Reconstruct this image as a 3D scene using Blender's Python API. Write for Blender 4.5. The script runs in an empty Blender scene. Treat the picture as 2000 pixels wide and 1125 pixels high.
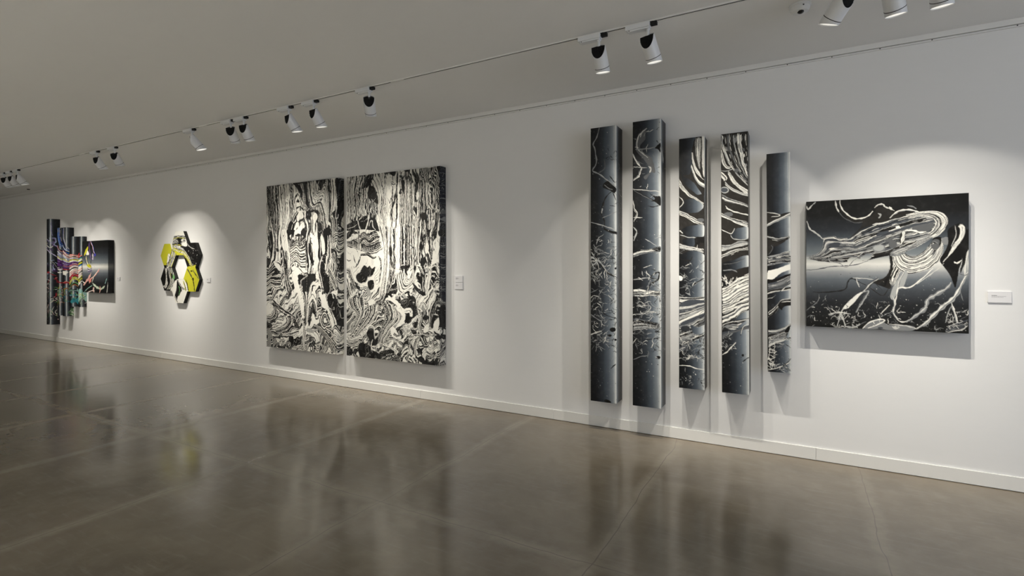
# Gallery wall with poured-paint works, track lights and a polished concrete floor (Blender 4.5)
import bpy, bmesh, math, random
import numpy as np
from mathutils import Vector, Matrix
C = bpy.context.scene.collection
PI = math.pi

# ---------------------------------------------------------------- camera, world, exposure
YAW = 0.50496            # turned left of the wall's normal
EYE = 1.55
WY = 4.81                # the long wall's face
CEIL = 3.293
TY = 3.60                # lighting track
cam_d = bpy.data.cameras.new('camera'); cam = bpy.data.objects.new('camera', cam_d); C.objects.link(cam)
cam.location = (0, 0, EYE); cam.rotation_euler = (PI / 2, 0, YAW)
cam_d.sensor_width = 36; cam_d.lens = 995 / 2000 * 36; cam_d.shift_y = -0.0185; cam_d.clip_start = .05
bpy.context.scene.camera = cam
w = bpy.data.worlds.new('world'); bpy.context.scene.world = w; w.use_nodes = True
bg = w.node_tree.nodes['Background']; bg.inputs[0].default_value = (1, .985, .96, 1); bg.inputs[1].default_value = .35
vs = bpy.context.scene.view_settings
vs.view_transform = 'Standard'; vs.look = 'None'; vs.gamma = 1; vs.use_curve_mapping = False; vs.exposure = 0.0

# unseen fill added behind the camera to brighten the ceiling off the floor, and a cool opening at the right end
def area(name, loc, rot, sx, sy, e, col):
    d = bpy.data.lights.new(name, 'AREA'); d.shape = 'RECTANGLE'; d.size = sx; d.size_y = sy; d.energy = e; d.color = col
    o = bpy.data.objects.new(name, d); C.objects.link(o); o.location = loc; o.rotation_euler = rot; return o

fill_lamp = area('unseen_fill_light', (-6.5, -4.4, 3.27), (0, 0, 0), 19, 3.2, 2500, (.88, .94, 1)); fill_lamp.data.spread = math.radians(85)
area('daylight_opening', (6.8, 0.0, 1.7), (PI / 2, 0, PI / 2), 5, 2.6, 150, (.74, .83, 1))

# ---------------------------------------------------------------- helpers
def tag(o, label, cat, group=None):
    o['label'] = label; o['category'] = cat
    if group: o['group'] = group
    return o
def link(name, me, mat=None, parent=None):
    o = bpy.data.objects.new(name, me); C.objects.link(o)
    if mat is not None and not me.materials: me.materials.append(mat)
    if parent: o.parent = parent
    return o
def thing(name, label, cat, loc=(0, 0, 0), group=None):
    o = bpy.data.objects.new(name, None); C.objects.link(o); o.location = loc; o.empty_display_size = .1
    return tag(o, label, cat, group)
def box(bm, x0, x1, y0, y1, z0, z1, bev=0):
    r = bmesh.ops.create_cube(bm, size=1)
    for v in r['verts']:
        v.co = Vector(((x0 + x1) / 2 + v.co.x * (x1 - x0), (y0 + y1) / 2 + v.co.y * (y1 - y0), (z0 + z1) / 2 + v.co.z * (z1 - z0)))
    if bev:
        es = list({e for v in r['verts'] for e in v.link_edges})
        bmesh.ops.bevel(bm, geom=es, offset=bev, segments=2, affect='EDGES', profile=.6)
def lathe(bm, prof, n=32, cap0=True, cap1=True):
    rings = [[bm.verts.new((r * math.cos(2 * PI * i / n), r * math.sin(2 * PI * i / n), z)) for i in range(n)] for r, z in prof]
    for a, b in zip(rings, rings[1:]):
        for i in range(n): bm.faces.new((a[i], a[(i + 1) % n], b[(i + 1) % n], b[i]))
    if cap0: bm.faces.new(rings[0][::-1])
    if cap1: bm.faces.new(rings[-1])
    return rings
def finish(bm, name, smooth=None):
    bmesh.ops.recalc_face_normals(bm, faces=bm.faces)
    me = bpy.data.meshes.new(name); bm.to_mesh(me); bm.free()
    if smooth is not None:
        me.polygons.foreach_set('use_smooth', [True] * len(me.polygons)); me.set_sharp_from_angle(angle=math.radians(smooth))
    return me
def mat(name, col, rough=.5, spec=.5, emit=None, es=0, metal=0):
    m = bpy.data.materials.new(name); m.use_nodes = True; b = m.node_tree.nodes['Principled BSDF']
    b.inputs['Base Color'].default_value = (*col, 1); b.inputs['Roughness'].default_value = rough
    b.inputs['Specular IOR Level'].default_value = spec; b.inputs['Metallic'].default_value = metal
    if emit: b.inputs['Emission Color'].default_value = (*emit, 1); b.inputs['Emission Strength'].default_value = es
    return m
class NT:
    def __init__(s, m): s.t = m.node_tree; s.N = s.t.nodes; s.L = s.t.links; s.b = s.N['Principled BSDF']
    def n(s, typ, **kw):
        o = s.N.new(typ)
        for k, v in kw.items(): setattr(o, k, v)
        return o
    def put(s, sock, v):
        if hasattr(v, 'is_output'): s.L.new(v, sock)
        else: sock.default_value = v
    def m(s, op, a, b=0., c=None, clamp=False):
        o = s.n('ShaderNodeMath', operation=op, use_clamp=clamp); s.put(o.inputs[0], a); s.put(o.inputs[1], b)
        if c is not None: s.put(o.inputs[2], c)
        return o.outputs[0]
    def noise(s, vec, scale, detail=3, rough=.5, dist=0):
        o = s.n('ShaderNodeTexNoise'); s.L.new(vec, o.inputs['Vector']); o.inputs['Scale'].default_value = scale; o.inputs['Detail'].default_value = detail
        o.inputs['Roughness'].default_value = rough; o.inputs['Distortion'].default_value = dist; return o.outputs['Fac']
    def stretch(s, vec, sc):
        o = s.n('ShaderNodeVectorMath', operation='MULTIPLY'); s.L.new(vec, o.inputs[0]); o.inputs[1].default_value = sc; return o.outputs[0]
    def ss(s, v, a, b, lo=0., hi=1.):
        o = s.n('ShaderNodeMapRange', interpolation_type='SMOOTHSTEP'); s.put(o.inputs[0], v); o.inputs[1].default_value = a; o.inputs[2].default_value = b
        o.inputs[3].default_value = lo; o.inputs[4].default_value = hi; return o.outputs[0]
    def mix(s, f, a, b):
        o = s.n('ShaderNodeMix', data_type='RGBA'); s.put(o.inputs[0], f)
        for i, v in ((6, a), (7, b)): s.put(o.inputs[i], v if hasattr(v, 'is_output') else (*v, 1))
        return o.outputs[2]

# ---------------------------------------------------------------- materials of the room
def plaster(name, col, bump=.05):
    m = mat(name, col, .75, .25); t = NT(m); g = t.n('ShaderNodeNewGeometry').outputs['Position']
    n1 = t.noise(g, .7, 3); n2 = t.noise(t.stretch(g, (1, 1, 3)), 9, 4)
    c = t.mix(t.ss(n1, .3, .7), tuple(x * .985 for x in col), col)
    t.put(t.b.inputs['Base Color'], t.mix(t.ss(n2, .35, .7, 0, .25), c, tuple(x * .97 for x in col)))
    b = t.n('ShaderNodeBump'); b.inputs['Strength'].default_value = bump; b.inputs['Distance'].default_value = .002; t.L.new(t.noise(g, 160, 3), b.inputs['Height']); t.L.new(b.outputs[0], t.b.inputs['Normal'])
    return m
M_wall = plaster('wall_paint', (.845, .838, .82)); M_ceil = plaster('ceiling_paint', (.89, .885, .87))
M_grey = plaster('low_bounce_wall_dark', (.16, .16, .165))  # unseen walls, made dark to cut light bounced onto the far wall
M_trim = mat('white_trim_paint', (.82, .81, .78), .45, .4)
M_base = mat('satin_baseboard_paint', (.83, .82, .78), .4, .45)
def concrete():
    m = mat('polished_concrete', (.16, .14, .12), .2, .72); t = NT(m); g = t.n('ShaderNodeNewGeometry').outputs['Position']
    sp = t.n('ShaderNodeSeparateXYZ'); t.L.new(g, sp.inputs[0]); x, y = sp.outputs[0], sp.outputs[1]
    wob = t.m('MULTIPLY', t.m('SUBTRACT', t.noise(g, 1.6, 3), .5), .10); wx = t.m('ADD', x, wob)
    wob2 = t.m('MULTIPLY', t.m('SUBTRACT', t.noise(t.stretch(g, (1.3, 1.1, 1)), 1.9, 3), .5), .07); wy = t.m('ADD', y, wob2)
    d = None
    for xi in (-16.6, -15.2, -13.8, -12.4, -10.95, -9.54, -8.12, -6.70, -5.29, -3.83, -2.415, -.925, .44, 1.9, 3.4):
        e = t.m('ABSOLUTE', t.m('SUBTRACT', wx, xi)); d = e if d is None else t.m('MINIMUM', d, e)
    for yi in (2.54, -.4, -3.3):
        d = t.m('MINIMUM', d, t.m('ABSOLUTE', t.m('SUBTRACT', wy, yi)))
    patchy = t.ss(t.noise(g, 3.2, 4, .6), .33, .62)
    halo = t.m('MULTIPLY', t.ss(t.m('ADD', d, t.m('MULTIPLY', t.m('SUBTRACT', t.noise(g, 26, 4), .5), .045)), .0, .085, 1, 0), t.m('ADD', t.m('MULTIPLY', patchy, .30), .16))
    line = t.ss(d, .001, .0045, 1, 0)
    mott = t.noise(g, .9, 5, .6, .6); mott2 = t.noise(t.stretch(g, (1, 1, 1)), 6, 5, .65); streak = t.noise(t.stretch(g, (1.2, 9, 1)), 3.5, 4, .6)
    c = t.mix(t.ss(mott, .3, .72), (.138, .116, .084), (.208, .178, .132))
    c = t.mix(t.m('MULTIPLY', t.ss(mott2, .4, .7), .35), c, (.235, .204, .155))
    c = t.mix(t.m('MULTIPLY', t.ss(streak, .52, .74), .22), c, (.29, .26, .21))
    c = t.mix(halo, c, (.36, .325, .265))
    c = t.mix(t.m('MULTIPLY', line, .55), c, (.09, .08, .07))
    edge = t.ss(t.m('ADD', y, t.m('MULTIPLY', t.noise(g, 3, 3), .1)), 4.55, 4.86)
    c = t.mix(t.m('MULTIPLY', edge, .35), c, (.23, .17, .11))
    # fine scratches and scuffs
    vo = t.n('ShaderNodeTexVoronoi', feature='DISTANCE_TO_EDGE'); t.L.new(t.stretch(g, (3, 1.1, 1)), vo.inputs['Vector']); vo.inputs['Scale'].default_value = 2.6; vo.inputs['Randomness'].default_value = 1
    scr = t.m('MULTIPLY', t.ss(vo.outputs['Distance'], .0, .004, 1, 0), t.ss(t.noise(g, 1.7, 2), .55, .66))
    c = t.mix(t.m('MULTIPLY', scr, .10), c, (.05, .045, .04))
    sp2 = t.n('ShaderNodeTexVoronoi'); t.L.new(g, sp2.inputs['Vector']); sp2.inputs['Scale'].default_value = 5
    spot = t.m('MULTIPLY', t.ss(sp2.outputs['Distance'], .012, .03, 1, 0), t.ss(t.noise(g, 1.1, 1), .6, .63)); c = t.mix(t.m('MULTIPLY', spot, .35), c, (.03, .028, .025))
    t.put(t.b.inputs['Base Color'], c)
    r = t.m('ADD', .105, t.m('MULTIPLY', t.noise(g, 2.2, 5, .65), .09)); r = t.m('ADD', r, t.m('MULTIPLY', halo, .25)); t.put(t.b.inputs['Roughness'], r)
    bn = t.n('ShaderNodeBump'); bn.inputs['Strength'].default_value = .05; bn.inputs['Distance'].default_value = .01
    t.L.new(t.m('ADD', t.noise(g, 5, 4, .6), t.m('MULTIPLY', t.noise(g, 60, 3), .08)), bn.inputs['Height']); t.L.new(bn.outputs[0], t.b.inputs['Normal'])
    return m
M_floor = concrete()

# ---------------------------------------------------------------- the room
def struct(name, bm, m):
    o = link(name, finish(bm, name), m); o['kind'] = 'structure'; return o
X0, X1, YB = -24., 7., -7.
bm = bmesh.new(); box(bm, X0, X1, YB, WY + .2, -.2, 0); struct('floor', bm, M_floor)
bm = bmesh.new(); box(bm, X0, X1, YB, WY + .2, CEIL, CEIL + .2); struct('ceiling', bm, M_ceil)
bm = bmesh.new(); box(bm, X0, X1, WY, WY + .2, 0, CEIL); struct('wall_far', bm, M_wall)
bm = bmesh.new(); box(bm, X0 - .2, X0, YB, WY + .2, 0, CEIL); struct('wall_left', bm, M_grey)
bm = bmesh.new(); box(bm, X0, X1, YB - .2, YB, 0, CEIL); struct('wall_back', bm, M_grey)
# baseboard in lengths, a hairline gap between them
bm = bmesh.new()
sp = -.1 + .3; cuts = [X0, -21.6, -18.6, -15.6, -12.6, -9.6, -6.5, -3.9, -2.16, .158, 3.2, X1]
for a, b in zip(cuts, cuts[1:]): box(bm, a + .0008, b - .0008, WY - .012, WY + .002, .004, .102, .0015)
struct('baseboard_far', bm, M_base)
# picture rail: fascia, slot, lip and screws
bm = bmesh.new(); box(bm, X0, X1, WY - .020, WY + .002, CEIL - .041, CEIL, .001); box(bm, X0, X1, WY - .014, WY + .002, CEIL - .058, CEIL - .047, .001)
tr = struct('trim_1', bm, M_trim)
M_dark = mat('dark_metal', (.02, .02, .02), .5)
bm = bmesh.new()
for k in range(-40, 22):
    x = -.987 + .3137 * k + (.152 if k > 6 else 0)
    m4 = Matrix.Translation((x, WY - .0145, CEIL - .050)) @ Matrix.Rotation(PI / 2, 4, 'X'); bmesh.ops.create_cone(bm, segments=10, radius1=.0042, radius2=.0042, depth=.002, cap_ends=True, matrix=m4)
o = link('screw_row', finish(bm, 'screw_row'), M_dark, tr)

# ---------------------------------------------------------------- lighting track
M_track = mat('track_white_metal', (.78, .77, .74), .4)
M_slot = mat('track_slot_black', (.012, .011, .010), .6)
trk = thing('lighting_track', 'long white ceiling lighting track with a dark slot running parallel to the wall', 'lighting track', (0, TY, CEIL))
joints = [-21.8, -18.7, -15.6, -12.5, -9.42, -6.28, -3.2, -.1, 3.0, 6.9]
for a, b in zip(joints, joints[1:]):
    bm = bmesh.new(); a += .075; b -= .075
    box(bm, a, b, -.016, -.008, -.010, 0, .001); box(bm, a, b, .008, .016, -.010, 0, .001); link('track_rail', finish(bm, 'track_rail'), M_track, trk)
    bm = bmesh.new(); box(bm, a, b, -.0079, .0079, -.0065, -.0005); link('track_slot', finish(bm, 'track_slot'), M_slot, trk)
for j in joints[1:-1]:
    bm = bmesh.new(); box(bm, j - .0745, j + .0745, -.0165, .0165, -.011, 0, .0015); box(bm, j - .02, j + .02, -.012, .012, -.013, -.0105, .001); link('track_connector', finish(bm, 'track_connector'), M_track, trk)

# ---------------------------------------------------------------- track spotlights
M_head = mat('white_powder_coat', (.74, .75, .76), .38, .5)
M_fin = mat('black_heat_sink', (.008, .008, .008), .55, .3)
M_lens = mat('lit_frosted_lens', (.8, .8, .75), .4, .5, (1, .96, .87), .75)
R, LH, CUT, MOUTH = .054, .188, .066, .024     # radius, length, depth of the rear cut, slope of the mouth
def head_mesh():
    """tube with its rear half cut away obliquely; local -Z is the beam, +Y is the side with the cut, origin at the swivel"""
    bm = bmesh.new(); n = 48
    zt, zb = .03, .03 - LH
    def top(th): return zt - CUT * max(0, math.sin(th))
    def low(th): return zb + MOUTH * math.sin(th)
    out = [[], [], [], []]
    for i in range(n):
        th = 2 * PI * i / n; c, s = math.cos(th), math.sin(th)
        out[0].append(bm.verts.new((R * c, R * s, low(th)))); out[1].append(bm.verts.new((R * c, R * s, top(th))))
        out[2].append(bm.verts.new(((R - .0025) * c, (R - .0025) * s, top(th)))); out[3].append(bm.verts.new(((R - .003) * c, (R - .003) * s, low(th))))
    for a, b in ((0, 1), (1, 2), (2, 3), (3, 0)):
        for i in range(n): j = (i + 1) % n; bm.faces.new((out[a][i], out[a][j], out[b][j], out[b][i]))
    return finish(bm, 'lamp_head', 35)
def fins_mesh():
    bm = bmesh.new(); r = R - .0035; zt = .03
    for k in range(13):
        x = -r + (k + .5) * 2 * r / 13; hw = math.sqrt(max(r * r - x * x, 1e-6)); t = .0016
        # plate outline in Y,Z : flat top at the far half, oblique towards the cut
        P = [(-hw, zt - .004), (0, zt - .004 + .008), (hw * .12, zt + .004)] + [(hw * f, zt - CUT * (hw / r) * f + .003) for f in (.4, .7, 1)] + [(hw, zt - CUT - .01), (-hw, zt - CUT - .01)]
        A = [bm.verts.new((x - t, y, z)) for y, z in P]; B = [bm.verts.new((x + t, y, z)) for y, z in P]
        bm.faces.new(A); bm.faces.new(B[::-1])
        for i in range(len(P)): j = (i + 1) % len(P); bm.faces.new((A[i], A[j], B[j], B[i]))
    n = 40; r2 = r - .001
    a = [bm.verts.new((r2 * math.cos(2 * PI * i / n), r2 * math.sin(2 * PI * i / n), zt - .012 - CUT * max(0, math.sin(2 * PI * i / n)))) for i in range(n)]
    b = [bm.verts.new((r2 * math.cos(2 * PI * i / n), r2 * math.sin(2 * PI * i / n), zt - CUT - .03)) for i in range(n)]
    for i in range(n): bm.faces.new((a[i], a[(i + 1) % n], b[(i + 1) % n], b[i]))
    c0 = bm.verts.new((0, 0, zt - .012))
    for i in range(n): bm.faces.new((a[i], a[(i + 1) % n], c0))
    return finish(bm, 'heat_sink')
def ring_mesh():
    bm = bmesh.new(); z = .03 - LH + .040
    lathe(bm, [(R - .001, z - .002), (R + .0006, z - .002), (R + .0006, z + .002), (R - .001, z + .002)], 48, False, False); return finish(bm, 'trim_ring', 35)
def lens_mesh():
    bm = bmesh.new(); z = .03 - LH + .004; lathe(bm, [(R - .004, z + .004), (R - .004, z + .0015), (R - .008, z), (.001, z - .0005)], 40)
    for v in bm.verts: v.co.z += v.co.y / R * MOUTH
    return finish(bm, 'lens', 35)
def adapter_mesh():
    bm = bmesh.new(); box(bm, -.155, .018, -.032, .026, -.046, -.0115, .004); box(bm, -.140, .012, -.024, .022, -.056, -.044, .004)
    return finish(bm, 'adapter')
def latch_mesh():
    bm = bmesh.new(); box(bm, .0182, .064, -.0165, .0165, -.036, -.0115, .003); box(bm, -.015, .040, -.0175, .0175, -.0175, -.0112, .001); return finish(bm, 'latch')
def screw_mesh():
    bm = bmesh.new(); bmesh.ops.create_cone(bm, segments=12, radius1=.0035, radius2=.0035, depth=.002, cap_ends=True, matrix=Matrix.Translation((-.128, -.0245, -.050)) @ Matrix.Rotation(PI / 2, 4, 'X')); return finish(bm, 'adapter_screw')
def stem_mesh():
    bm = bmesh.new(); lathe(bm, [(.014, -.056), (.014, -.063), (.0105, -.066), (.0105, -.122)], 20); box(bm, -.009, .009, -.006, .006, -.134, -.118, .002); return finish(bm, 'stem', 40)
ME = dict(adapter=adapter_mesh(), latch=latch_mesh(), screw=screw_mesh(), stem=stem_mesh(), head=head_mesh(), fins=fins_mesh(), ring=ring_mesh(), lens=lens_mesh())
PIVOT = Vector((0, 0, -.136))
def beam(L, sigma=21., spill=.05):
    """photometric curve of the reflector: a soft centre on top of even spill, cut off by the tube"""
    L.use_nodes = True; t = L.node_tree; N = t.nodes; K = t.links; em = N['Emission']
    tc = N.new('ShaderNodeTexCoord'); sp = N.new('ShaderNodeSeparateXYZ'); K.new(tc.outputs['Normal'], sp.inputs[0])
    def m(op, a, b=0.):
        o = N.new('ShaderNodeMath'); o.operation = op
        for i, v in enumerate((a, b)):
            if hasattr(v, 'is_output'): K.new(v, o.inputs[i])
            else: o.inputs[i].default_value = v
        return o.outputs[0]
    ang = m('ARCCOSINE', m('MINIMUM', m('ABSOLUTE', sp.outputs[2]), .99999)); g = m('EXPONENT', m('MULTIPLY', m('POWER', m('DIVIDE', ang, math.radians(sigma)), 2.), -1.))
    K.new(m('ADD', g, spill), em.inputs['Strength'])
def spotlight(x, aim, target, label, watts, cone=80, blend=.2, warm=(1, .95, .86)):
    t = thing('track_spotlight', label, 'spotlight', (x, TY, CEIL), 'white track spotlights on the ceiling track')
    link('adapter', ME['adapter'], M_head, t); link('latch', ME['latch'], M_fin, t); link('adapter_screw', ME['screw'], M_fin, t); link('stem', ME['stem'], M_head, t)
    d = (Vector(aim) - (Vector((x, TY, CEIL)) + PIVOT)).normalized()
    # beam along -Z, cut side (+Y local) turned up and away from the wall
    zax = -d; bk = Vector((-d.x, -d.y, 0)).normalized(); yax = (bk - zax * bk.dot(zax)).normalized(); xax = yax.cross(zax)
    Mx = Matrix((xax, yax, zax)).transposed().to_4x4(); Mx.translation = PIVOT
    h = link('lamp_head', ME['head'], M_head, t); h.matrix_local = Mx
    link('heat_sink', ME['fins'], M_fin, h); link('trim_ring', ME['ring'], M_fin, h); link('lens', ME['lens'], M_lens, h)
    L = bpy.data.lights.new('spot_beam', 'SPOT'); L.energy = watts; L.color = warm; L.spot_size = math.radians(cone); L.spot_blend = blend; L.shadow_soft_size = .012; beam(L)
    lo = bpy.data.objects.new('spot_beam', L); C.objects.link(lo); lo.parent = h; lo.location = (0, 0, .03 - LH - .006)
    # the slanted mouth throws the beam a little below the axis of the tube
    dd = (Vector(target) - (Vector((x, TY, CEIL)) + PIVOT + Mx.to_3x3() @ lo.location)).normalized(); lo.rotation_euler = (Mx.to_3x3().inverted() @ dd).to_track_quat('-Z', 'Y').to_euler()
    return t
SPOTS = [ # x on the track, x the tube points at, point on the wall the beam is centred on, watts, label
 (-12.96, -14.2, (-14.2, .80), 85, 'white track spotlight cut by the left edge of the photo'),
 (-12.42, -12.9, (-12.9, .80), 121, 'white track spotlight mostly hidden behind the two at the far left'),
 (-12.12, -12.35, (-12.2, .80), 121, 'white track spotlight overlapped by the one pointing at the small dark square canvas'),
 (-11.82, -11.7, (-11.4, .80), 166, 'white track spotlight above the coloured wall piece, last before the long gap'),
 (-8.96, -9.2, (-9.0, .80), 157, 'left one of the two white spotlights above the hexagon relief'),
 (-8.43, -9.0, (-8.75, .80), 157, 'right one of the two white spotlights above the hexagon relief'),
 (-6.51, -5.8, (-5.4, .80), 123, 'white track spotlight standing alone between the two close pairs'),
 (-5.72, -6.37, (-6.2, .80), 123, 'left one of the touching pair of white spotlights above the left marbled panel'),
 (-5.48, -5.75, (-5.6, .80), 123, 'right one of the touching pair of white spotlights above the left marbled panel'),
 (-4.71, -4.42, (-4.0, .80), 123, 'white spotlight tilted right with a bright lens, left of the gap between the marbled panels'),
 (-4.32, -4.17, (-4.0, .80), 123, 'white spotlight with dark fins beside the one with a bright lens, near the marbled panels'),
 (-3.55, -4.41, (-4.38, .80), 123, 'white spotlight hanging above the right marbled panel, alone before the long empty track'),
 (-1.258, -1.25, (-1.22, .80), 149, 'left one of the two large white spotlights above the tall striped columns'),
 (-0.897, -0.56, (-0.5, .80), 149, 'right one of the two large white spotlights above the tall striped columns'),
 (0.27, -1.0, (-1.1, .80), 149, 'large white spotlight leaning left beside the dome camera'),
 (0.49, 0.94, (0.9, .62), 137, 'large white spotlight with a black ring, second from the right'),
 (0.71, 1.02, (1.0, .62), 137, 'white spotlight cut by the top of the photo, nearest the right edge')]
for x, ax, (tx, tz), e, lab in SPOTS: spotlight(x, (ax, WY, 1.55), (tx, WY, tz), lab, e)

# ---------------------------------------------------------------- dome camera and the small ceiling sensor
M_cam = mat('camera_plastic', (.76, .77, .78), .35)
M_glass = mat('smoked_dome', (.01, .01, .012), .06, .7)
dc = thing('dome_camera', 'round white dome security camera with a small dark lens on the ceiling', 'security camera', (.036, 3.864, CEIL))
bm = bmesh.new(); lathe(bm, [(.062, 0), (.064, -.004), (.064, -.014), (.058, -.017), (.057, -.030), (.050, -.046), (.034, -.056), (.012, -.059)], 48); link('housing', finish(bm, 'housing', 30), M_cam, dc)
bm = bmesh.new(); bmesh.ops.create_uvsphere(bm, u_segments=24, v_segments=14, radius=.024); e = link('lens_dome', finish(bm, 'lens_dome', 60), M_glass, dc); e.location = (.004, -.020, -.043)
bm = bmesh.new(); bmesh.ops.create_cone(bm, segments=16, radius1=.005, radius2=.005, depth=.004, cap_ends=True); e = link('sensor_hole', finish(bm, 'sensor_hole'), M_dark, dc); e.location = (.020, -.052, -.024); e.rotation_euler = (PI / 2, 0, .37)
bm = bmesh.new(); lathe(bm, [(.027, 0), (.026, -.010), (.018, -.016), (.004, -.018)], 24)
s = link('ceiling_sensor', finish(bm, 'ceiling_sensor', 40), M_dark); s.location = (-14.6, 4.62, CEIL); tag(s, 'tiny black sensor on the ceiling near the wall at far left', 'sensor')

# ---------------------------------------------------------------- paint engine (poured-paint artworks)
PAL = {'k': (.0085, .008, .0075), 'd': (.019, .017, .015), 'n': (.009, .011, .019), '3': (.024, .026, .030), '4': (.052, .058, .068),
       '5': (.10, .103, .105), '6': (.20, .205, .205), '7': (.36, .365, .35), '8': (.54, .53, .49), 'w': (.78, .76, .69),
       'U': (.02, .13, .52), 'V': (.04, .04, .42), 'P': (.09, .02, .15), 'L': (.30, .27, .48), 'l': (.42, .50, .68), 'b': (.20, .26, .34),
       'R': (.45, .02, .03), 'r': (.60, .20, .16), 's': (.65, .48, .42), 'Y': (.52, .50, .03), 'G': (.16, .38, .13), 'g': (.42, .50, .35),
       'T': (.03, .22, .26), 't': (.30, .52, .48), 'O': (.30, .11, .03)}

def hsh(ix, iy, s):
    n = (ix.astype(np.int64) * 374761393 + iy.astype(np.int64) * 668265263 + s * 974634777) & 0xffffffff
    n = ((n ^ (n >> 13)) * 1274126177) & 0xffffffff
    return ((n ^ (n >> 16)) & 0xffff) / 32767.5 - 1

def noise(x, y, s=0):
    ix = np.floor(x); iy = np.floor(y); fx = x - ix; fy = y - iy
    fx = fx * fx * fx * (fx * (fx * 6 - 15) + 10); fy = fy * fy * fy * (fy * (fy * 6 - 15) + 10)
    a = hsh(ix, iy, s); b = hsh(ix + 1, iy, s); c = hsh(ix, iy + 1, s); d = hsh(ix + 1, iy + 1, s)
    return (a + (b - a) * fx) * (1 - fy) + (c + (d - c) * fx) * fy

def spline(P, n, closed=False):
    P = np.array(P, float)
    if closed:
        Q = np.vstack([P[-1:], P, P[:2]]); m = len(P)
    else:
        Q = np.vstack([2 * P[:1] - P[1:2], P, 2 * P[-1:] - P[-2:-1]]); m = len(P) - 1
    if len(P) == 2:
        return P[0] + (P[1] - P[0]) * np.linspace(0, 1, n)[:, None]
    t = np.linspace(0, m, n, endpoint=not closed); i = np.minimum(t.astype(int), m - 1); f = (t - i)[:, None]
    a, b, c, d = Q[i], Q[i + 1], Q[i + 2], Q[i + 3]
    return .5 * (2 * b + (c - a) * f + (2 * a - 5 * b + 4 * c - d) * f * f + (3 * b - a - 3 * c + d) * f ** 3)

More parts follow.
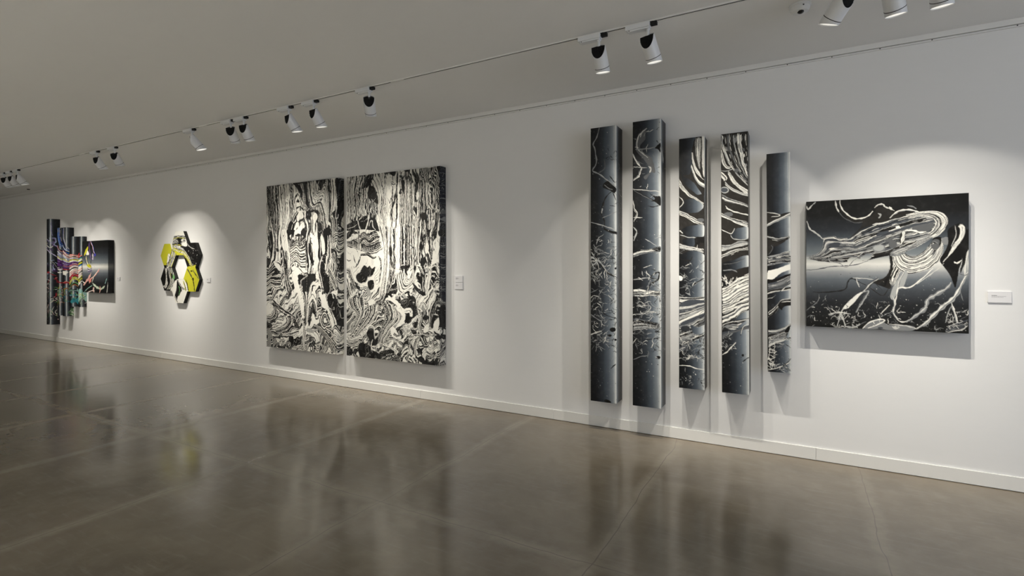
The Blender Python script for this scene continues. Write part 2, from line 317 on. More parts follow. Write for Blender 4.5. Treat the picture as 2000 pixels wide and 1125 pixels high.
class Sheet:
    """a painting in its own millimetres: U runs across the front and on round the right edge, V runs down"""
    def __init__(s, W, H, step, base, seed, over=3):
        s.nu = int(round(W / step)) + 1; s.nv = int(round(H / step)) + 1; s.o = over; s.W = W; s.H = H
        s.w = s.nu * over; s.h = s.nv * over; s.k = s.w / W; s.ky = s.h / H; s.rs = np.random.RandomState(seed)
        u, v = np.meshgrid((np.arange(s.w) + .5) / s.k, (np.arange(s.h) + .5) / s.ky); s.u, s.v = u, v
        s.bg = base(u, v).astype(np.float32); s.field = getattr(base, 'field', None); s.im = s.bg.copy()
    def col(s, name):
        r = s.rs
        if name[0] != '*':
            q = [c for c in name]; wt = r.uniform(.5, 1.6, len(q)) * np.array([1.45 if c == 'k' and s.field is not None else 1. for c in q])
        else:
            n = int(name[2:]); kind = name[1]
            pool = {'g': ['k', 'd', '3', '5', 'k', '6', '7', 'w', '4', 'd', '8'], 's': ['k', '5', '7', '6', '4', '8', 'd'], 'b': ['k', 'w'], 'n': ['k', 'd', 'w', '4', 'k'],
                    'm': ['k', 'w', 'k', 'w', '5', '7']}[kind]
            if kind == 'b': q = [pool[i % 2] if r.rand() > .12 else '6' for i in range(n)]
            else: q = [pool[r.randint(len(pool))] for i in range(n)]
            wt = np.array([r.uniform(.15, .5) if c in 'w78' and kind in 'gn' else r.uniform(.35, 1.9) for c in q])
        e = np.cumsum(wt) / np.sum(wt)
        return q, e
    def scatter(s, X, Y, q, idx):
        ix = (X * s.k).astype(int); iy = (Y * s.ky).astype(int)
        ok = (ix >= 0) & (iy >= 0) & (ix < s.w) & (iy < s.h)
        ix = ix[ok]; iy = iy[ok]; idx = idx[ok]
        C = np.array([PAL.get(c, (0, 0, 0)) for c in q], np.float32)[idx]
        B = np.array([c == 'B' for c in q])[idx]
        if B.any(): C[B] = s.bg[iy[B], ix[B]]
        s.im[iy, ix] = C
    def patch(s, A, B, pal):
        L = max(np.abs(np.diff(np.array(A, float), axis=0)).sum(), np.abs(np.diff(np.array(B, float), axis=0)).sum())
        n = int(L * max(s.k, s.ky) * 1.6) + 8
        a = spline(A, n); b = spline(B, n)
        wd = np.sqrt(((a - b) ** 2).sum(1)).max(); m = int(wd * max(s.k, s.ky) * 1.6) + 3
        v = np.linspace(0, 1, m)[None, :]
        X = a[:, :1] * (1 - v) + b[:, :1] * v; Y = a[:, 1:] * (1 - v) + b[:, 1:] * v
        q, e = s.col(pal)
        vv = np.clip(v + (noise(X / 38, Y / 38, 5) * 2.5 + noise(X / 15, Y / 15, 6)) / max(wd, 12) * (1 if len(q) > 3 else .3), 0, .9999)
        idx = np.searchsorted(e, vv).clip(0, len(q) - 1)
        if len(q) > 5 and wd > 25:                                  # thin streaks that start and end inside the bands
            fine = noise(vv * len(q) * 2.3 + 7, (np.arange(n) / s.k * .9 / 110.)[:, None] + 0 * vv, 8 + len(q))
            q = q + ['6', 'k', 'w']; lim = .62 if s.field is None else .78; idx = np.where(fine > lim, len(q) - 3, idx); idx = np.where(fine < -lim, np.where(np.sin(vv * 40 + n) > 0, len(q) - 2, len(q) - 1), idx)
            sl = np.linspace(0, 1, n)[:, None]; fr = .055 * (.5 + .5 * noise(vv * len(q) * 1.7, 0 * vv + 3, 9)); ok = (sl > fr) & (sl < 1 - fr)   # frayed ends
            X = X[ok]; Y = Y[ok]; idx = idx[ok]
        s.scatter(X.ravel(), Y.ravel(), q, idx.ravel())
    def fill(s, P, c):
        p = spline(P, len(P) * 7, True); x0, y0 = p.min(0); x1, y1 = p.max(0)
        i0 = max(int(x0 * s.k), 0); i1 = min(int(x1 * s.k) + 2, s.w); j0 = max(int(y0 * s.ky), 0); j1 = min(int(y1 * s.ky) + 2, s.h)
        if i1 <= i0 or j1 <= j0: return
        u = s.u[j0:j1, i0:i1]; v = s.v[j0:j1, i0:i1]; ins = np.zeros(u.shape, bool); q = np.roll(p, -1, 0)
        for (ax, ay), (bx, by) in zip(p, q):
            if ay == by: continue
            c1 = (v >= min(ay, by)) & (v < max(ay, by)); ins ^= c1 & (u < (bx - ax) * (v - ay) / (by - ay) + ax)
        t = s.im[j0:j1, i0:i1]; t[ins] = s.bg[j0:j1, i0:i1][ins] if c == 'B' else PAL[c]
    def pick(s, x, y, kind):
        if kind == 'm':
            i = min(max(int(x * s.k), 0), s.w - 1); j = min(max(int(y * s.ky), 0), s.h - 1); l = s.bg[j, i].mean()
            return 'k' if l > .16 else s.rs.choice(list('67657w'))
        if kind == 's': return s.rs.choice(list('567k'))
        return s.rs.choice(list(kind))
    def twigs(s, x0, y0, x1, y1, n, L, kind, wmax=2.2):
        r = s.rs; n, L = (int(n * 1.9), L * 1.9) if L < 60 else (n, L)
        for i in range(n):
            x, y = r.uniform(min(x0, x1), max(x0, x1)), r.uniform(y0, y1); a = r.uniform(-1.0, .9) + (np.pi if r.rand() < .5 else 0); P = [(x, y)]
            for k in range(r.randint(2, 6)):
                a += r.normal(0, .55); st = L * r.uniform(.12, .4); x += np.cos(a) * st; y += np.sin(a) * st; P.append((x, y))
            Q = spline(P, 10); T = np.gradient(Q, axis=0); T /= np.linalg.norm(T, axis=1)[:, None] + 1e-6; N = np.stack([-T[:, 1], T[:, 0]], 1)
            if r.rand() < .45:                                          # a forked side shoot
                k = r.randint(3, 7); b = a + r.choice([-1, 1]) * r.uniform(.5, 1.2); q = Q[k]; l2 = L * r.uniform(.15, .4)
                E = np.array([q, q + [np.cos(b) * l2 * .5, np.sin(b) * l2 * .4], q + [np.cos(b + .4) * l2, np.sin(b + .4) * l2]]); s.patch(E - [0, .8], E + [0, .8], s.pick(q[0], q[1], kind))
            w = (r.uniform(.3, .85) * wmax * np.sin(np.linspace(.25, 2.9, 10)) * r.uniform(.5, 1.5, 10))[:, None]
            s.patch(Q - N * w, Q + N * w, s.pick(P[0][0], P[0][1], kind))
    def dots(s, x0, y0, x1, y1, n, sz, kind):
        r = s.rs
        for i in range(n):
            x, y = r.uniform(min(x0, x1), max(x0, x1)), r.uniform(y0, y1); a = sz * (.25 + r.rand() ** 3 * 1.2); b = a * r.uniform(.6, 1.6); th = r.rand() * 3
            t = np.arange(6) * np.pi / 3; s.fill(np.stack([x + a * np.cos(t) * np.cos(th) - b * np.sin(t) * np.sin(th), y + a * np.cos(t) * np.sin(th) + b * np.sin(t) * np.cos(th)], 1), s.pick(x, y, kind))
    def run(s, items, amp):
        for e in items:
            if e[0] == 'P': s.patch(e[1], e[2], e[3])
            elif e[0] == 'F': s.fill(e[1], e[2])
            elif e[0] == 'T': s.twigs(e[1], e[2], e[3], e[4], e[5], e[6], e[7])
            elif e[0] == 'C': s.twigs(e[1], e[2], e[3], e[4], e[5], e[6], e[7], e[8])
            elif e[0] == 'D': s.dots(e[1], e[2], e[3], e[4], e[5], e[6], e[7])
        if getattr(s, 'field', None) is not None:                    # hairlines that follow the pour
            n = s.field; l = s.im.mean(-1); m1 = noise(s.u / 50, s.v / 120, 21); a = np.abs(np.sin(n * 7.)); b = np.abs(np.sin(n * 17. + 1))
            wt = l > .6; bk = l < .05
            c2 = np.abs(np.sin(n * 3.6 + .5)); s.im[wt & (c2 < .34 * m1)] = PAL['k']; s.im[wt & (a < .06) & (m1 < -.3)] = PAL['5']
            gr = (l > .04) & (l < .45) & (s.u < s.W - 105); c = np.sin(n * 9. + m1 * 3)
            s.im[gr & (c > .6)] = PAL['w']; s.im[gr & (c < -.3)] = PAL['k']
            s.im[bk & (a < .07) & (m1 > .1)] = PAL['6']; s.im[bk & (c2 < .10) & (m1 < -.35)] = PAL['8']
        if amp:
            du = noise(s.u / 45, s.v / 60, 11) * amp + noise(s.u / 17, s.v / 20, 12) * amp * .45 + noise(s.u / 7, s.v / 8, 13) * amp * .22
            dv = noise(s.u / 40, s.v / 50, 14) * amp + noise(s.u / 16, s.v / 17, 15) * amp * .5
            s.im = s.im[((s.v + dv) * s.ky).astype(int).clip(0, s.h - 1), ((s.u + du) * s.k).astype(int).clip(0, s.w - 1)]
        return s.im.reshape(s.nv, s.o, s.nu, s.o, 3).mean((1, 3))

def ramp(t, ks):
    return np.stack([np.interp(t, [k[0] for k in ks], [k[1][c] for k in ks]) for c in range(3)], -1)

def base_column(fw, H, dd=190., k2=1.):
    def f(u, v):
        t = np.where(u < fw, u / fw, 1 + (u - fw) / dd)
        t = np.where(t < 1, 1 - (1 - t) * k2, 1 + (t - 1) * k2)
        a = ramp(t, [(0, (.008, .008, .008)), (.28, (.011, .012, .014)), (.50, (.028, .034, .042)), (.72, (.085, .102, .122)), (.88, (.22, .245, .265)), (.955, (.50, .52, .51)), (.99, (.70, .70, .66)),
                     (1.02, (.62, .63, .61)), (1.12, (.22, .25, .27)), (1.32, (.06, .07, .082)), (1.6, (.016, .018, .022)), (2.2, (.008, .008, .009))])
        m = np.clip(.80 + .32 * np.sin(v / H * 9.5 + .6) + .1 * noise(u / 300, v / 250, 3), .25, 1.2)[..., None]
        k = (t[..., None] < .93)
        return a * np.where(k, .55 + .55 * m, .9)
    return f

def base_horizon(fw, H, lo=1.):
    def f(u, v):
        a = ramp(v / H, [(0, (.009, .009, .0085)), (.12, (.011, .011, .011)), (.24, (.025, .028, .033)), (.34, (.075, .088, .10)), (.43, (.17, .19, .20)), (.475, (.52, .52, .48)), (.50, (.66, .65, .60)),
                         (.53, (.50, .50, .47)), (.565, (.27, .28, .285)), (.62, (.115, .13, .145)), (.70, (.05, .056, .063)), (.80, (.018, .019, .021)), (1, (.009, .009, .008))])
        x = np.clip(u / fw, 0, 1)[..., None]
        return a * np.where(u[..., None] > fw, .30, 1 - (1 - lo) * x)
    return f

def base_marble(fw, H, seed):
    def f(u, v):
        y = v / H
        sw = np.clip((y - .45) * 2.0, 0, 1) + (u > fw) * .7
        wx = noise(u / 160, v / 420, seed) * 70 + noise(u / 60, v / 160, seed + 1) * 26 + sw * (noise(u / 120, v / 130, seed + 2) * 120 + noise(u / 45, v / 50, seed + 3) * 34)
        wy = noise(u / 140, v / 150, seed + 4) * 100 + noise(u / 50, v / 55, seed + 5) * 30
        p = (u + wx) * (1 - .45 * sw) + (v + wy) * .55 * sw
        f.field = p / 34 + noise(u / 30, v / 90, seed + 12) * .5
        n = noise(p / 34, v / 500 + wy * .004, seed + 6) + .8 * noise(p / 13, v / 400, seed + 7) + .5 * noise(p / 6, v / 300, seed + 8)
        n = n + .10 * noise(u / 9, v / 14, seed + 9)
        a = np.empty(u.shape + (3,)); a[:] = PAL['w']
        a[n < .30] = PAL['7']; a[n < .24] = PAL['5']; a[n < .15] = PAL['k']
        a[(n < -.62) & (n > -.72)] = PAL['7']; a[(n < -.9)] = PAL['w']
        return a
    return f

# traced paint: P = poured patch between two curves, F = filled shape, T/C = twigs, D = drops; millimetres on each panel
ART = {
 'c1': [
  
  ["P",[[85,3],[80,26],[72,58],[60,87],[49,112],[32,133],[22,155],[27,171],[33,185],[42,204],[49,244],[51,292],[54,334],[42,361],[24,381],[20,403],[34,421],[59,432],[83,441],[101,459],[121,476],[143,494],[164,513],[189,528],[210,544],[227,558],[243,569],[256,578]],[[90,5],[84,28],[76,60],[69,91],[54,115],[41,138],[34,158],[33,169],[45,180],[52,203],[56,244],[65,293],[62,336],[50,366],[36,388],[27,402],[40,412],[63,421],[87,436],[109,450],[128,470],[147,489],[171,505],[192,524],[213,539],[231,553],[245,567],[264,573]],"67"],
  ["P",[[85,429],[102,425],[122,415],[139,403],[149,390],[149,373],[152,356],[148,337],[138,317],[134,303]],[[84,427],[98,418],[118,409],[133,397],[138,385],[143,372],[141,356],[138,338],[135,318],[130,304]],"5"],
  ["F",[[132,535],[172,513],[205,547],[260,595],[231,632],[198,611],[152,588],[122,567]],"k"],
  ["P",[[137,550],[150,562],[167,580],[183,594],[198,598],[210,601],[218,601]],[[140,547],[153,559],[171,575],[187,587],[199,594],[210,595],[218,598]],"6"],
  ["P",[[210,614],[195,623],[175,639],[154,655],[140,676],[131,701],[118,725],[112,755],[106,787],[101,817],[112,841],[122,863],[130,884],[137,911],[137,939],[139,960]],[[213,617],[199,629],[178,643],[163,663],[151,682],[138,704],[132,730],[122,758],[115,789],[117,817],[119,839],[132,859],[142,882],[142,910],[144,940],[143,960]],"kd"],
  ["P",[[117,766],[111,778],[111,791],[109,804],[110,817]],[[120,766],[123,780],[119,792],[117,805],[114,817]],"7"],["F",[[139,953],[205,982],[290,1000],[269,1020],[198,1001],[139,973]],"k"],
  ["P",[[119,863],[139,857],[165,844],[193,833],[220,823],[246,811],[291,798]],[[118,862],[136,852],[164,841],[191,830],[217,818],[245,809],[289,797]],"6"],
  ["P",[[-8,897],[15,902],[49,909],[84,920],[120,931],[157,944],[190,959],[220,970],[246,981],[288,986]],[[-8,895],[16,898],[50,906],[86,913],[122,926],[159,940],[193,952],[222,966],[247,978],[292,983]],"7"],
  ["P",[[217,625],[222,645],[231,662],[240,680],[249,698]],[[219,625],[230,642],[237,660],[245,678],[253,697]],"k"],["P",[[185,466],[197,486],[212,503],[225,522],[241,538]],[[187,465],[204,481],[216,500],[231,518],[243,537]],"k"],
  ["P",[[192,748],[205,751],[218,754],[231,755],[244,756]],[[192,747],[205,747],[218,748],[231,752],[244,754]],"k"],
  ["P",[[-4,1217],[8,1225],[23,1239],[42,1251],[56,1271],[71,1293],[84,1307]],[[-3,1214],[11,1221],[31,1229],[47,1246],[64,1266],[78,1288],[86,1306]],"7"],["T",-4,1059,290,1314,24,34,"m"],["D",-4,2,269,1282,110,3,"m"],
  ["T",152,216,251,316,6,20,"k"],["T",290,258,451,1280,22,40,"s"],
  ["P",[[-2,1216],[2,1242],[11,1278],[23,1304],[46,1293],[66,1269],[82,1265],[101,1282],[122,1318],[143,1352],[170,1371],[194,1390],[217,1400],[237,1399],[252,1395],[282,1390]],[[2,1215],[9,1241],[16,1276],[28,1293],[39,1286],[60,1263],[86,1251],[108,1277],[131,1313],[154,1343],[175,1366],[200,1379],[220,1390],[236,1394],[250,1388],[278,1387]],"76"],
  ["P",[[97,1300],[112,1323],[139,1352],[166,1379],[199,1400],[235,1413],[277,1424]],[[99,1298],[121,1316],[145,1346],[173,1371],[205,1388],[238,1408],[283,1420]],"kd"],["T",0,1215,266,1667,60,34,"m"],
  ["T",0,1674,266,2088,50,34,"m"],["T",226,1300,432,2167,24,36,"s"],["F",[[250,1903],[244,1916],[228,1925],[209,1926],[194,1919],[188,1907],[194,1894],[209,1885],[228,1884],[244,1891]],"k"],
  ["F",[[210,1960],[207,1967],[197,1971],[185,1972],[175,1969],[171,1962],[175,1956],[185,1951],[197,1950],[207,1954]],"k"],
  ["F",[[266,1334],[260,1339],[250,1343],[244,1343],[239,1339],[237,1334],[239,1328],[244,1325],[250,1325],[260,1328]],"k"],
  ["F",[[271,2000],[264,2006],[250,2008],[243,2009],[238,2005],[236,1999],[238,1993],[243,1988],[250,1988],[264,1993]],"k"],
  ["P",[[1,1968],[16,1964],[36,1954],[57,1948],[78,1940],[98,1932],[113,1927]],[[-1,1964],[12,1955],[33,1947],[53,1936],[75,1930],[97,1926],[112,1922]],"8"],
  ["P",[[118,1698],[120,1717],[123,1744],[139,1768],[176,1783],[223,1796],[265,1804]],[[121,1697],[124,1716],[129,1742],[144,1762],[178,1779],[224,1791],[268,1802]],"k"],
  ["P",[[-1,1773],[26,1791],[55,1806],[82,1824],[112,1836]],[[0,1770],[31,1784],[58,1802],[87,1816],[113,1834]],"6"],["F",[[134,2575],[155,2564],[198,2575],[191,2595],[148,2594]],"k"],
  ["P",[[202,2271],[215,2260],[229,2249],[242,2237],[252,2222]],[[199,2269],[211,2256],[223,2243],[235,2231],[250,2221]],"k"],["D",0,2077,266,2564,60,2.5,"m"],
 ],
 'c2': [
  ["F",[[130,69],[74,109],[43,155],[30,209],[43,279],[105,354],[145,420],[148,476],[105,509],[124,535],[167,477],[203,478],[191,394],[167,342],[93,285],[74,221],[117,170],[117,115]],"5"],
  ["P",[[129,76],[109,88],[80,106],[59,130],[46,157],[39,188],[40,217],[41,239],[51,259],[66,278],[89,302],[120,324],[141,341]],[[131,78],[112,92],[86,113],[64,134],[55,161],[49,191],[46,217],[51,238],[58,255],[70,274],[95,296],[122,322],[143,339]],"8"],
  ["P",[[144,422],[150,427],[156,437],[162,441],[160,451],[154,464],[153,476]],[[146,418],[153,422],[166,427],[171,440],[169,454],[164,469],[155,477]],"8"],
  ["P",[[30,252],[57,258],[94,260],[130,262],[165,262],[198,255],[222,252]],[[30,249],[56,249],[94,253],[129,254],[163,251],[197,251],[221,249]],"76"],["F",[[203,263],[254,220],[254,305],[227,275]],"k"],
  ["P",[[215,195],[217,203],[222,209],[227,215],[232,222]],[[216,194],[222,200],[226,206],[230,214],[234,220]],"k"],
  ["P",[[252,254],[253,278],[276,306],[301,331],[302,356],[328,372],[339,385]],[[255,254],[292,269],[317,296],[338,323],[364,342],[355,367],[355,382]],"7"],
  ["P",[[-3,288],[2,309],[17,335],[32,362],[48,389],[71,411],[85,428]],[[0,286],[14,304],[26,331],[42,357],[61,380],[76,408],[88,425]],"w7"],
  ["P",[[84,425],[76,435],[70,452],[59,465],[57,476],[57,486],[48,491],[36,508],[17,524],[3,535]],[[89,428],[87,441],[78,456],[76,472],[72,482],[67,491],[63,506],[44,517],[22,531],[7,541]],"7w"],
  ["P",[[5,413],[17,415],[35,418],[55,419],[81,424],[110,429],[130,431]],[[5,412],[17,412],[35,413],[55,416],[81,419],[110,425],[130,430]],"8"],
  ["P",[[3,620],[28,623],[64,628],[105,633],[156,640],[212,651],[251,657]],[[3,618],[28,620],[64,622],[105,627],[157,637],[212,646],[251,655]],"8"],
  ["P",[[5,620],[28,637],[60,659],[91,677],[113,693],[133,704],[153,713],[171,725],[190,731],[207,741],[224,755],[241,768],[253,779]],[[6,618],[30,632],[64,653],[94,673],[118,684],[137,696],[156,708],[176,715],[193,725],[211,735],[229,749],[244,766],[255,777]],"6k"],
  ["F",[[154,659],[203,691],[254,699],[254,780],[203,744],[167,736],[203,714]],"k"],
  ["P",[[136,778],[150,782],[171,790],[191,792],[210,788],[228,784],[240,778]],[[136,776],[151,779],[172,782],[191,785],[209,784],[226,778],[239,776]],"k"],
  ["P",[[4,713],[3,733],[3,762],[11,789],[18,812],[32,829],[38,846],[28,867],[19,894],[10,912]],[[7,713],[11,733],[17,761],[19,787],[32,805],[43,824],[48,846],[43,874],[25,897],[13,914]],"8k8"],
  ["P",[[3,876],[25,878],[48,880],[70,881],[93,880]],[[3,874],[25,875],[48,874],[70,876],[93,879]],"8"],
  ["P",[[5,964],[13,974],[25,987],[34,1002],[26,1028],[17,1063],[10,1088]],[[6,962],[18,969],[33,981],[39,1001],[37,1031],[23,1065],[13,1088]],"7"],
  ["P",[[117,1073],[141,1091],[166,1106],[190,1122],[215,1137]],[[118,1072],[144,1086],[167,1103],[192,1118],[216,1136]],"7"],["P",[[3,1200],[55,1176],[154,1166],[254,1146]],[[3,1238],[68,1214],[154,1197],[254,1186]],"k6w7k6"],
  ["F",[[179,1166],[251,1143],[251,1189],[203,1179]],"k"],["T",0,74,251,631,16,26,"m"],["T",254,193,414,1288,24,44,"s"],["D",0,12,251,1289,70,2.5,"m"],
  ["P",[[5,1446],[25,1444],[53,1440],[79,1434],[100,1432],[120,1427],[144,1427],[179,1436],[219,1445],[248,1453]],[[5,1445],[24,1439],[51,1433],[78,1429],[99,1423],[120,1421],[145,1422],[181,1428],[220,1442],[248,1451]],"7"],
  ["P",[[185,1400],[192,1396],[201,1390],[212,1389],[223,1382],[235,1380],[236,1381],[239,1393],[232,1414],[224,1433],[209,1448],[185,1457],[167,1473],[156,1490],[148,1506],[146,1518]],[[182,1396],[188,1391],[198,1384],[207,1375],[221,1373],[235,1368],[250,1375],[247,1394],[245,1418],[234,1441],[214,1455],[193,1471],[174,1480],[162,1494],[156,1510],[148,1519]],"k"],
  ["P",[[189,1390],[177,1398],[165,1412],[160,1427],[178,1435],[204,1436],[222,1438]],[[191,1392],[183,1403],[170,1415],[168,1422],[181,1426],[204,1432],[223,1435]],"k"],
  ["P",[[2,1527],[79,1525],[171,1537],[254,1540]],[[2,1594],[79,1592],[171,1584],[254,1587]],"kww7kd7k7w"],
  ["P",[[240,1600],[241,1611],[242,1623],[244,1634],[250,1645]],[[243,1599],[246,1610],[250,1621],[253,1632],[251,1644]],"k"],
  ["P",[[106,1574],[130,1570],[153,1564],[175,1553],[197,1544]],[[105,1571],[126,1560],[149,1550],[173,1546],[196,1539]],"w"],
  ["P",[[2,1760],[29,1759],[67,1759],[105,1755],[142,1747],[180,1741],[210,1733],[231,1729],[245,1728],[254,1725]],[[2,1758],[29,1757],[67,1752],[105,1749],[142,1743],[178,1733],[209,1728],[230,1725],[245,1723],[254,1724]],"7"],
  ["P",[[2,1799],[92,1797],[254,1837]],[[2,1908],[105,1887],[254,1881]],"*s10"],["P",[[197,1908],[211,1912],[226,1910],[240,1908],[254,1906]],[[197,1907],[211,1902],[226,1902],[240,1902],[254,1902]],"k"],
  ["P",[[118,1986],[153,1980],[187,1973],[221,1968],[254,1959]],[[118,1984],[152,1976],[187,1970],[220,1962],[254,1958]],"k"],["T",5,1305,254,1657,26,30,"m"],["T",5,1626,254,2086,60,34,"m"],["T",254,1384,441,2166,26,50,"s"],
  ["P",[[5,2176],[26,2167],[53,2154],[79,2141],[104,2136],[128,2129],[145,2124]],[[5,2174],[24,2163],[51,2148],[78,2138],[103,2129],[127,2125],[144,2123]],"6"],
  ["F",[[253,2132],[249,2140],[239,2146],[226,2147],[216,2143],[212,2135],[216,2126],[226,2120],[239,2119],[249,2123]],"k"],
  ["P",[[203,2130],[208,2134],[214,2138],[221,2139],[228,2141]],[[203,2128],[210,2130],[218,2131],[223,2136],[229,2139]],"7"],["D",5,2079,254,2528,60,2.5,"m"],
 ],
 'c3': [
  ["F",[[140,3],[210,1],[223,500],[177,477],[124,395],[38,332],[49,322],[92,315],[113,239],[108,138]],"d"],["P",[[135,2],[133,96],[151,198],[172,283]],[[187,3],[183,102],[179,212],[179,284]],"kwkww7kwk"],
  ["P",[[108,133],[119,239],[151,320],[216,380]],[[116,133],[135,241],[172,316],[198,368]],"w7ww"],["F",[[193,4],[212,2],[223,324],[198,302]],"w"],
  ["P",[[197,27],[197,96],[199,165],[201,234],[203,303]],[[198,27],[202,96],[203,165],[204,234],[205,303]],"6"],["P",[[108,238],[135,319],[177,389],[252,430]],[[103,260],[124,329],[166,410],[237,460]],"w7"],
  ["F",[[0,351],[49,400],[145,497],[216,556],[223,1123],[0,1123]],"d"],["P",[[-1,351],[38,416],[92,488],[145,530],[210,584]],[[-1,410],[38,461],[92,515],[145,547],[210,617]],"wk7wkww"],
  ["F",[[17,634],[11,589],[49,540],[113,537],[161,559],[203,600],[193,633],[156,653],[92,660]],"B"],
  ["P",[[1,510],[11,520],[24,535],[34,546],[36,557],[34,567],[31,578],[23,589],[12,601],[5,610]],[[2,508],[13,518],[29,530],[38,544],[41,557],[41,569],[35,580],[27,593],[15,604],[6,611]],"8"],
  ["P",[[-1,633],[49,653],[124,701],[210,755]],[[-1,667],[60,692],[135,746],[210,775]],"w6kw7dw"],["F",[[211,727],[206,737],[191,743],[173,742],[158,735],[153,725],[158,714],[173,709],[191,710],[206,717]],"5"],
  ["F",[[17,814],[49,781],[124,768],[210,775],[210,859],[145,868],[60,860]],"B"],["P",[[1,809],[5,811],[9,815],[15,816],[20,823],[26,832],[32,837]],[[2,806],[6,806],[13,806],[19,812],[25,819],[32,828],[34,836]],"8"],
  ["P",[[11,848],[30,857],[59,866],[92,875],[133,880],[178,881],[210,883]],[[12,847],[32,852],[60,862],[93,869],[134,873],[179,878],[210,880]],"7"],["F",[[38,887],[124,879],[135,929],[113,956],[49,938]],"B"],
  ["F",[[135,879],[210,876],[210,925],[177,919],[161,968],[140,940]],"k"],["P",[[-1,920],[49,938],[124,957],[210,975]],[[-1,971],[49,972],[124,995],[210,1024]],"8w5d7w5k6"],
  ["F",[[6,1123],[-1,1027],[92,1017],[210,1035],[210,1123]],"B"],
  ["P",[[-1,1006],[20,1011],[48,1019],[68,1031],[74,1049],[72,1073],[87,1088],[126,1074],[176,1050],[211,1031]],[[0,1003],[20,1008],[49,1015],[74,1025],[78,1048],[79,1071],[87,1080],[124,1070],[174,1046],[210,1029]],"kd7"],
  ["P",[[211,480],[212,552],[228,655],[225,765],[243,883],[234,1008],[238,1096]],[[230,477],[253,547],[278,650],[309,758],[289,881],[283,1007],[266,1095]],"*s5"],["T",2,982,210,1123,14,24,"m"],
  ["F",[[2,1033],[225,1035],[225,1378],[2,1383]],"B"],["P",[[1,1058],[26,1066],[59,1075],[88,1080],[103,1068],[112,1052],[116,1041]],[[2,1054],[27,1060],[60,1068],[86,1068],[99,1063],[106,1049],[113,1039]],"kd"],
  ["P",[[85,1068],[80,1082],[71,1102],[61,1124],[51,1150],[37,1176],[30,1195]],[[88,1069],[83,1084],[77,1105],[68,1128],[55,1152],[43,1179],[32,1196]],"k"],
  ["P",[[2,1319],[23,1314],[52,1308],[74,1311],[87,1330],[93,1359],[97,1380]],[[2,1318],[23,1312],[52,1305],[77,1307],[89,1329],[96,1358],[99,1380]],"6"],
  ["P",[[110,1307],[122,1296],[141,1285],[156,1268],[175,1255],[197,1243],[210,1230]],[[108,1303],[118,1292],[131,1273],[150,1260],[171,1246],[192,1233],[209,1228]],"6k"],
  ["P",[[136,1252],[130,1264],[123,1275],[118,1287],[114,1299]],[[137,1253],[132,1265],[128,1277],[122,1288],[115,1299]],"8"],["F",[[2,1208],[31,1219],[26,1248],[2,1243]],"w"],["T",2,1103,225,1378,22,26,"m"],
  ["P",[[2,1388],[98,1394],[225,1384]],[[2,1470],[98,1452],[225,1429]],"5k7ww8kw7"],["F",[[2,1470],[225,1429],[225,1607],[2,1884]],"4"],["P",[[2,1482],[76,1473],[225,1435]],[[2,1616],[87,1577],[225,1492]],"*s8"],
  ["P",[[2,1610],[98,1559],[225,1490]],[[2,1634],[98,1577],[225,1521]],"www8"],["P",[[2,1651],[87,1623],[225,1538]],[[2,1838],[98,1784],[225,1721]],"*g14"],["T",2,1639,225,1869,40,30,"m"],
  ["F",[[98,1634],[153,1654],[225,1629],[225,1698],[131,1713]],"B"],["F",[[92,1669],[85,1685],[66,1695],[41,1696],[22,1688],[14,1674],[22,1658],[41,1648],[66,1647],[85,1655]],"3"],
  ["F",[[2,1890],[76,1879],[225,1835],[225,2189],[2,2194]],"B"],["T",2,1779,225,1938,36,26,"m"],
  ["P",[[2,2000],[25,2000],[58,1999],[86,2001],[106,2003],[122,2010],[141,2015],[167,2015],[195,2016],[224,2017]],[[2,1997],[25,1996],[58,1994],[88,1992],[108,1998],[125,2003],[143,2007],[168,2011],[196,2011],[226,2015]],"w"],
  ["D",2,2036,225,2167,70,3.2,"m"],["T",2,2036,225,2178,8,14,"m"],["P",[[225,1035],[225,1607],[225,2178]],[[363,1032],[340,1617],[324,2198]],"kdkdk"],["T",225,1035,348,2180,20,50,"s"],
 ],
 'c4': [
  ["F",[[-10,-2],[248,-14],[248,1118],[-10,1118]],"d"],["P",[[-3,1],[15,120],[55,232],[95,311],[154,391],[210,459]],[[202,2],[202,99],[208,163],[209,248],[209,300],[210,332]],"7wkkd5kkd7kdw7wkkdk"],
  ["P",[[-3,42],[10,152],[45,263],[80,288]],[[-3,139],[5,216],[35,284],[65,299]],"wkw7w"],
  ["P",[[-3,308],[10,311],[27,316],[46,317],[63,313],[80,310],[95,307],[110,312],[124,321],[134,326]],[[-3,306],[10,309],[28,311],[45,312],[62,310],[78,304],[95,304],[111,309],[125,317],[134,325]],"7"],
  ["F",[[132,320],[129,329],[121,335],[112,334],[104,327],[101,317],[104,307],[112,301],[121,302],[129,309]],"5"],["P",[[55,307],[95,375],[144,443],[210,490]],[[55,339],[80,395],[124,452],[210,538]],"ww6wkww7w"],
  ["P",[[-3,318],[25,337],[50,371],[45,392]],[[-3,356],[10,373],[25,390],[25,399]],"wk8w"],["P",[[35,402],[75,448],[144,496],[210,522]],[[40,435],[85,481],[144,517],[210,543]],"7w5w7"],
  ["F",[[62,476],[56,492],[40,501],[21,500],[4,488],[-2,471],[4,455],[21,446],[40,448],[56,459]],"7"],["F",[[53,476],[48,487],[35,494],[19,493],[6,484],[1,472],[6,460],[19,454],[35,455],[48,463]],"4"],
  ["P",[[5,508],[65,544],[144,581],[210,617]],[[5,551],[55,576],[144,603],[210,636]],"6kd7w5"],["P",[[35,596],[75,641],[144,666],[210,686]],[[45,640],[95,669],[144,682],[210,702]],"kw7wk"],
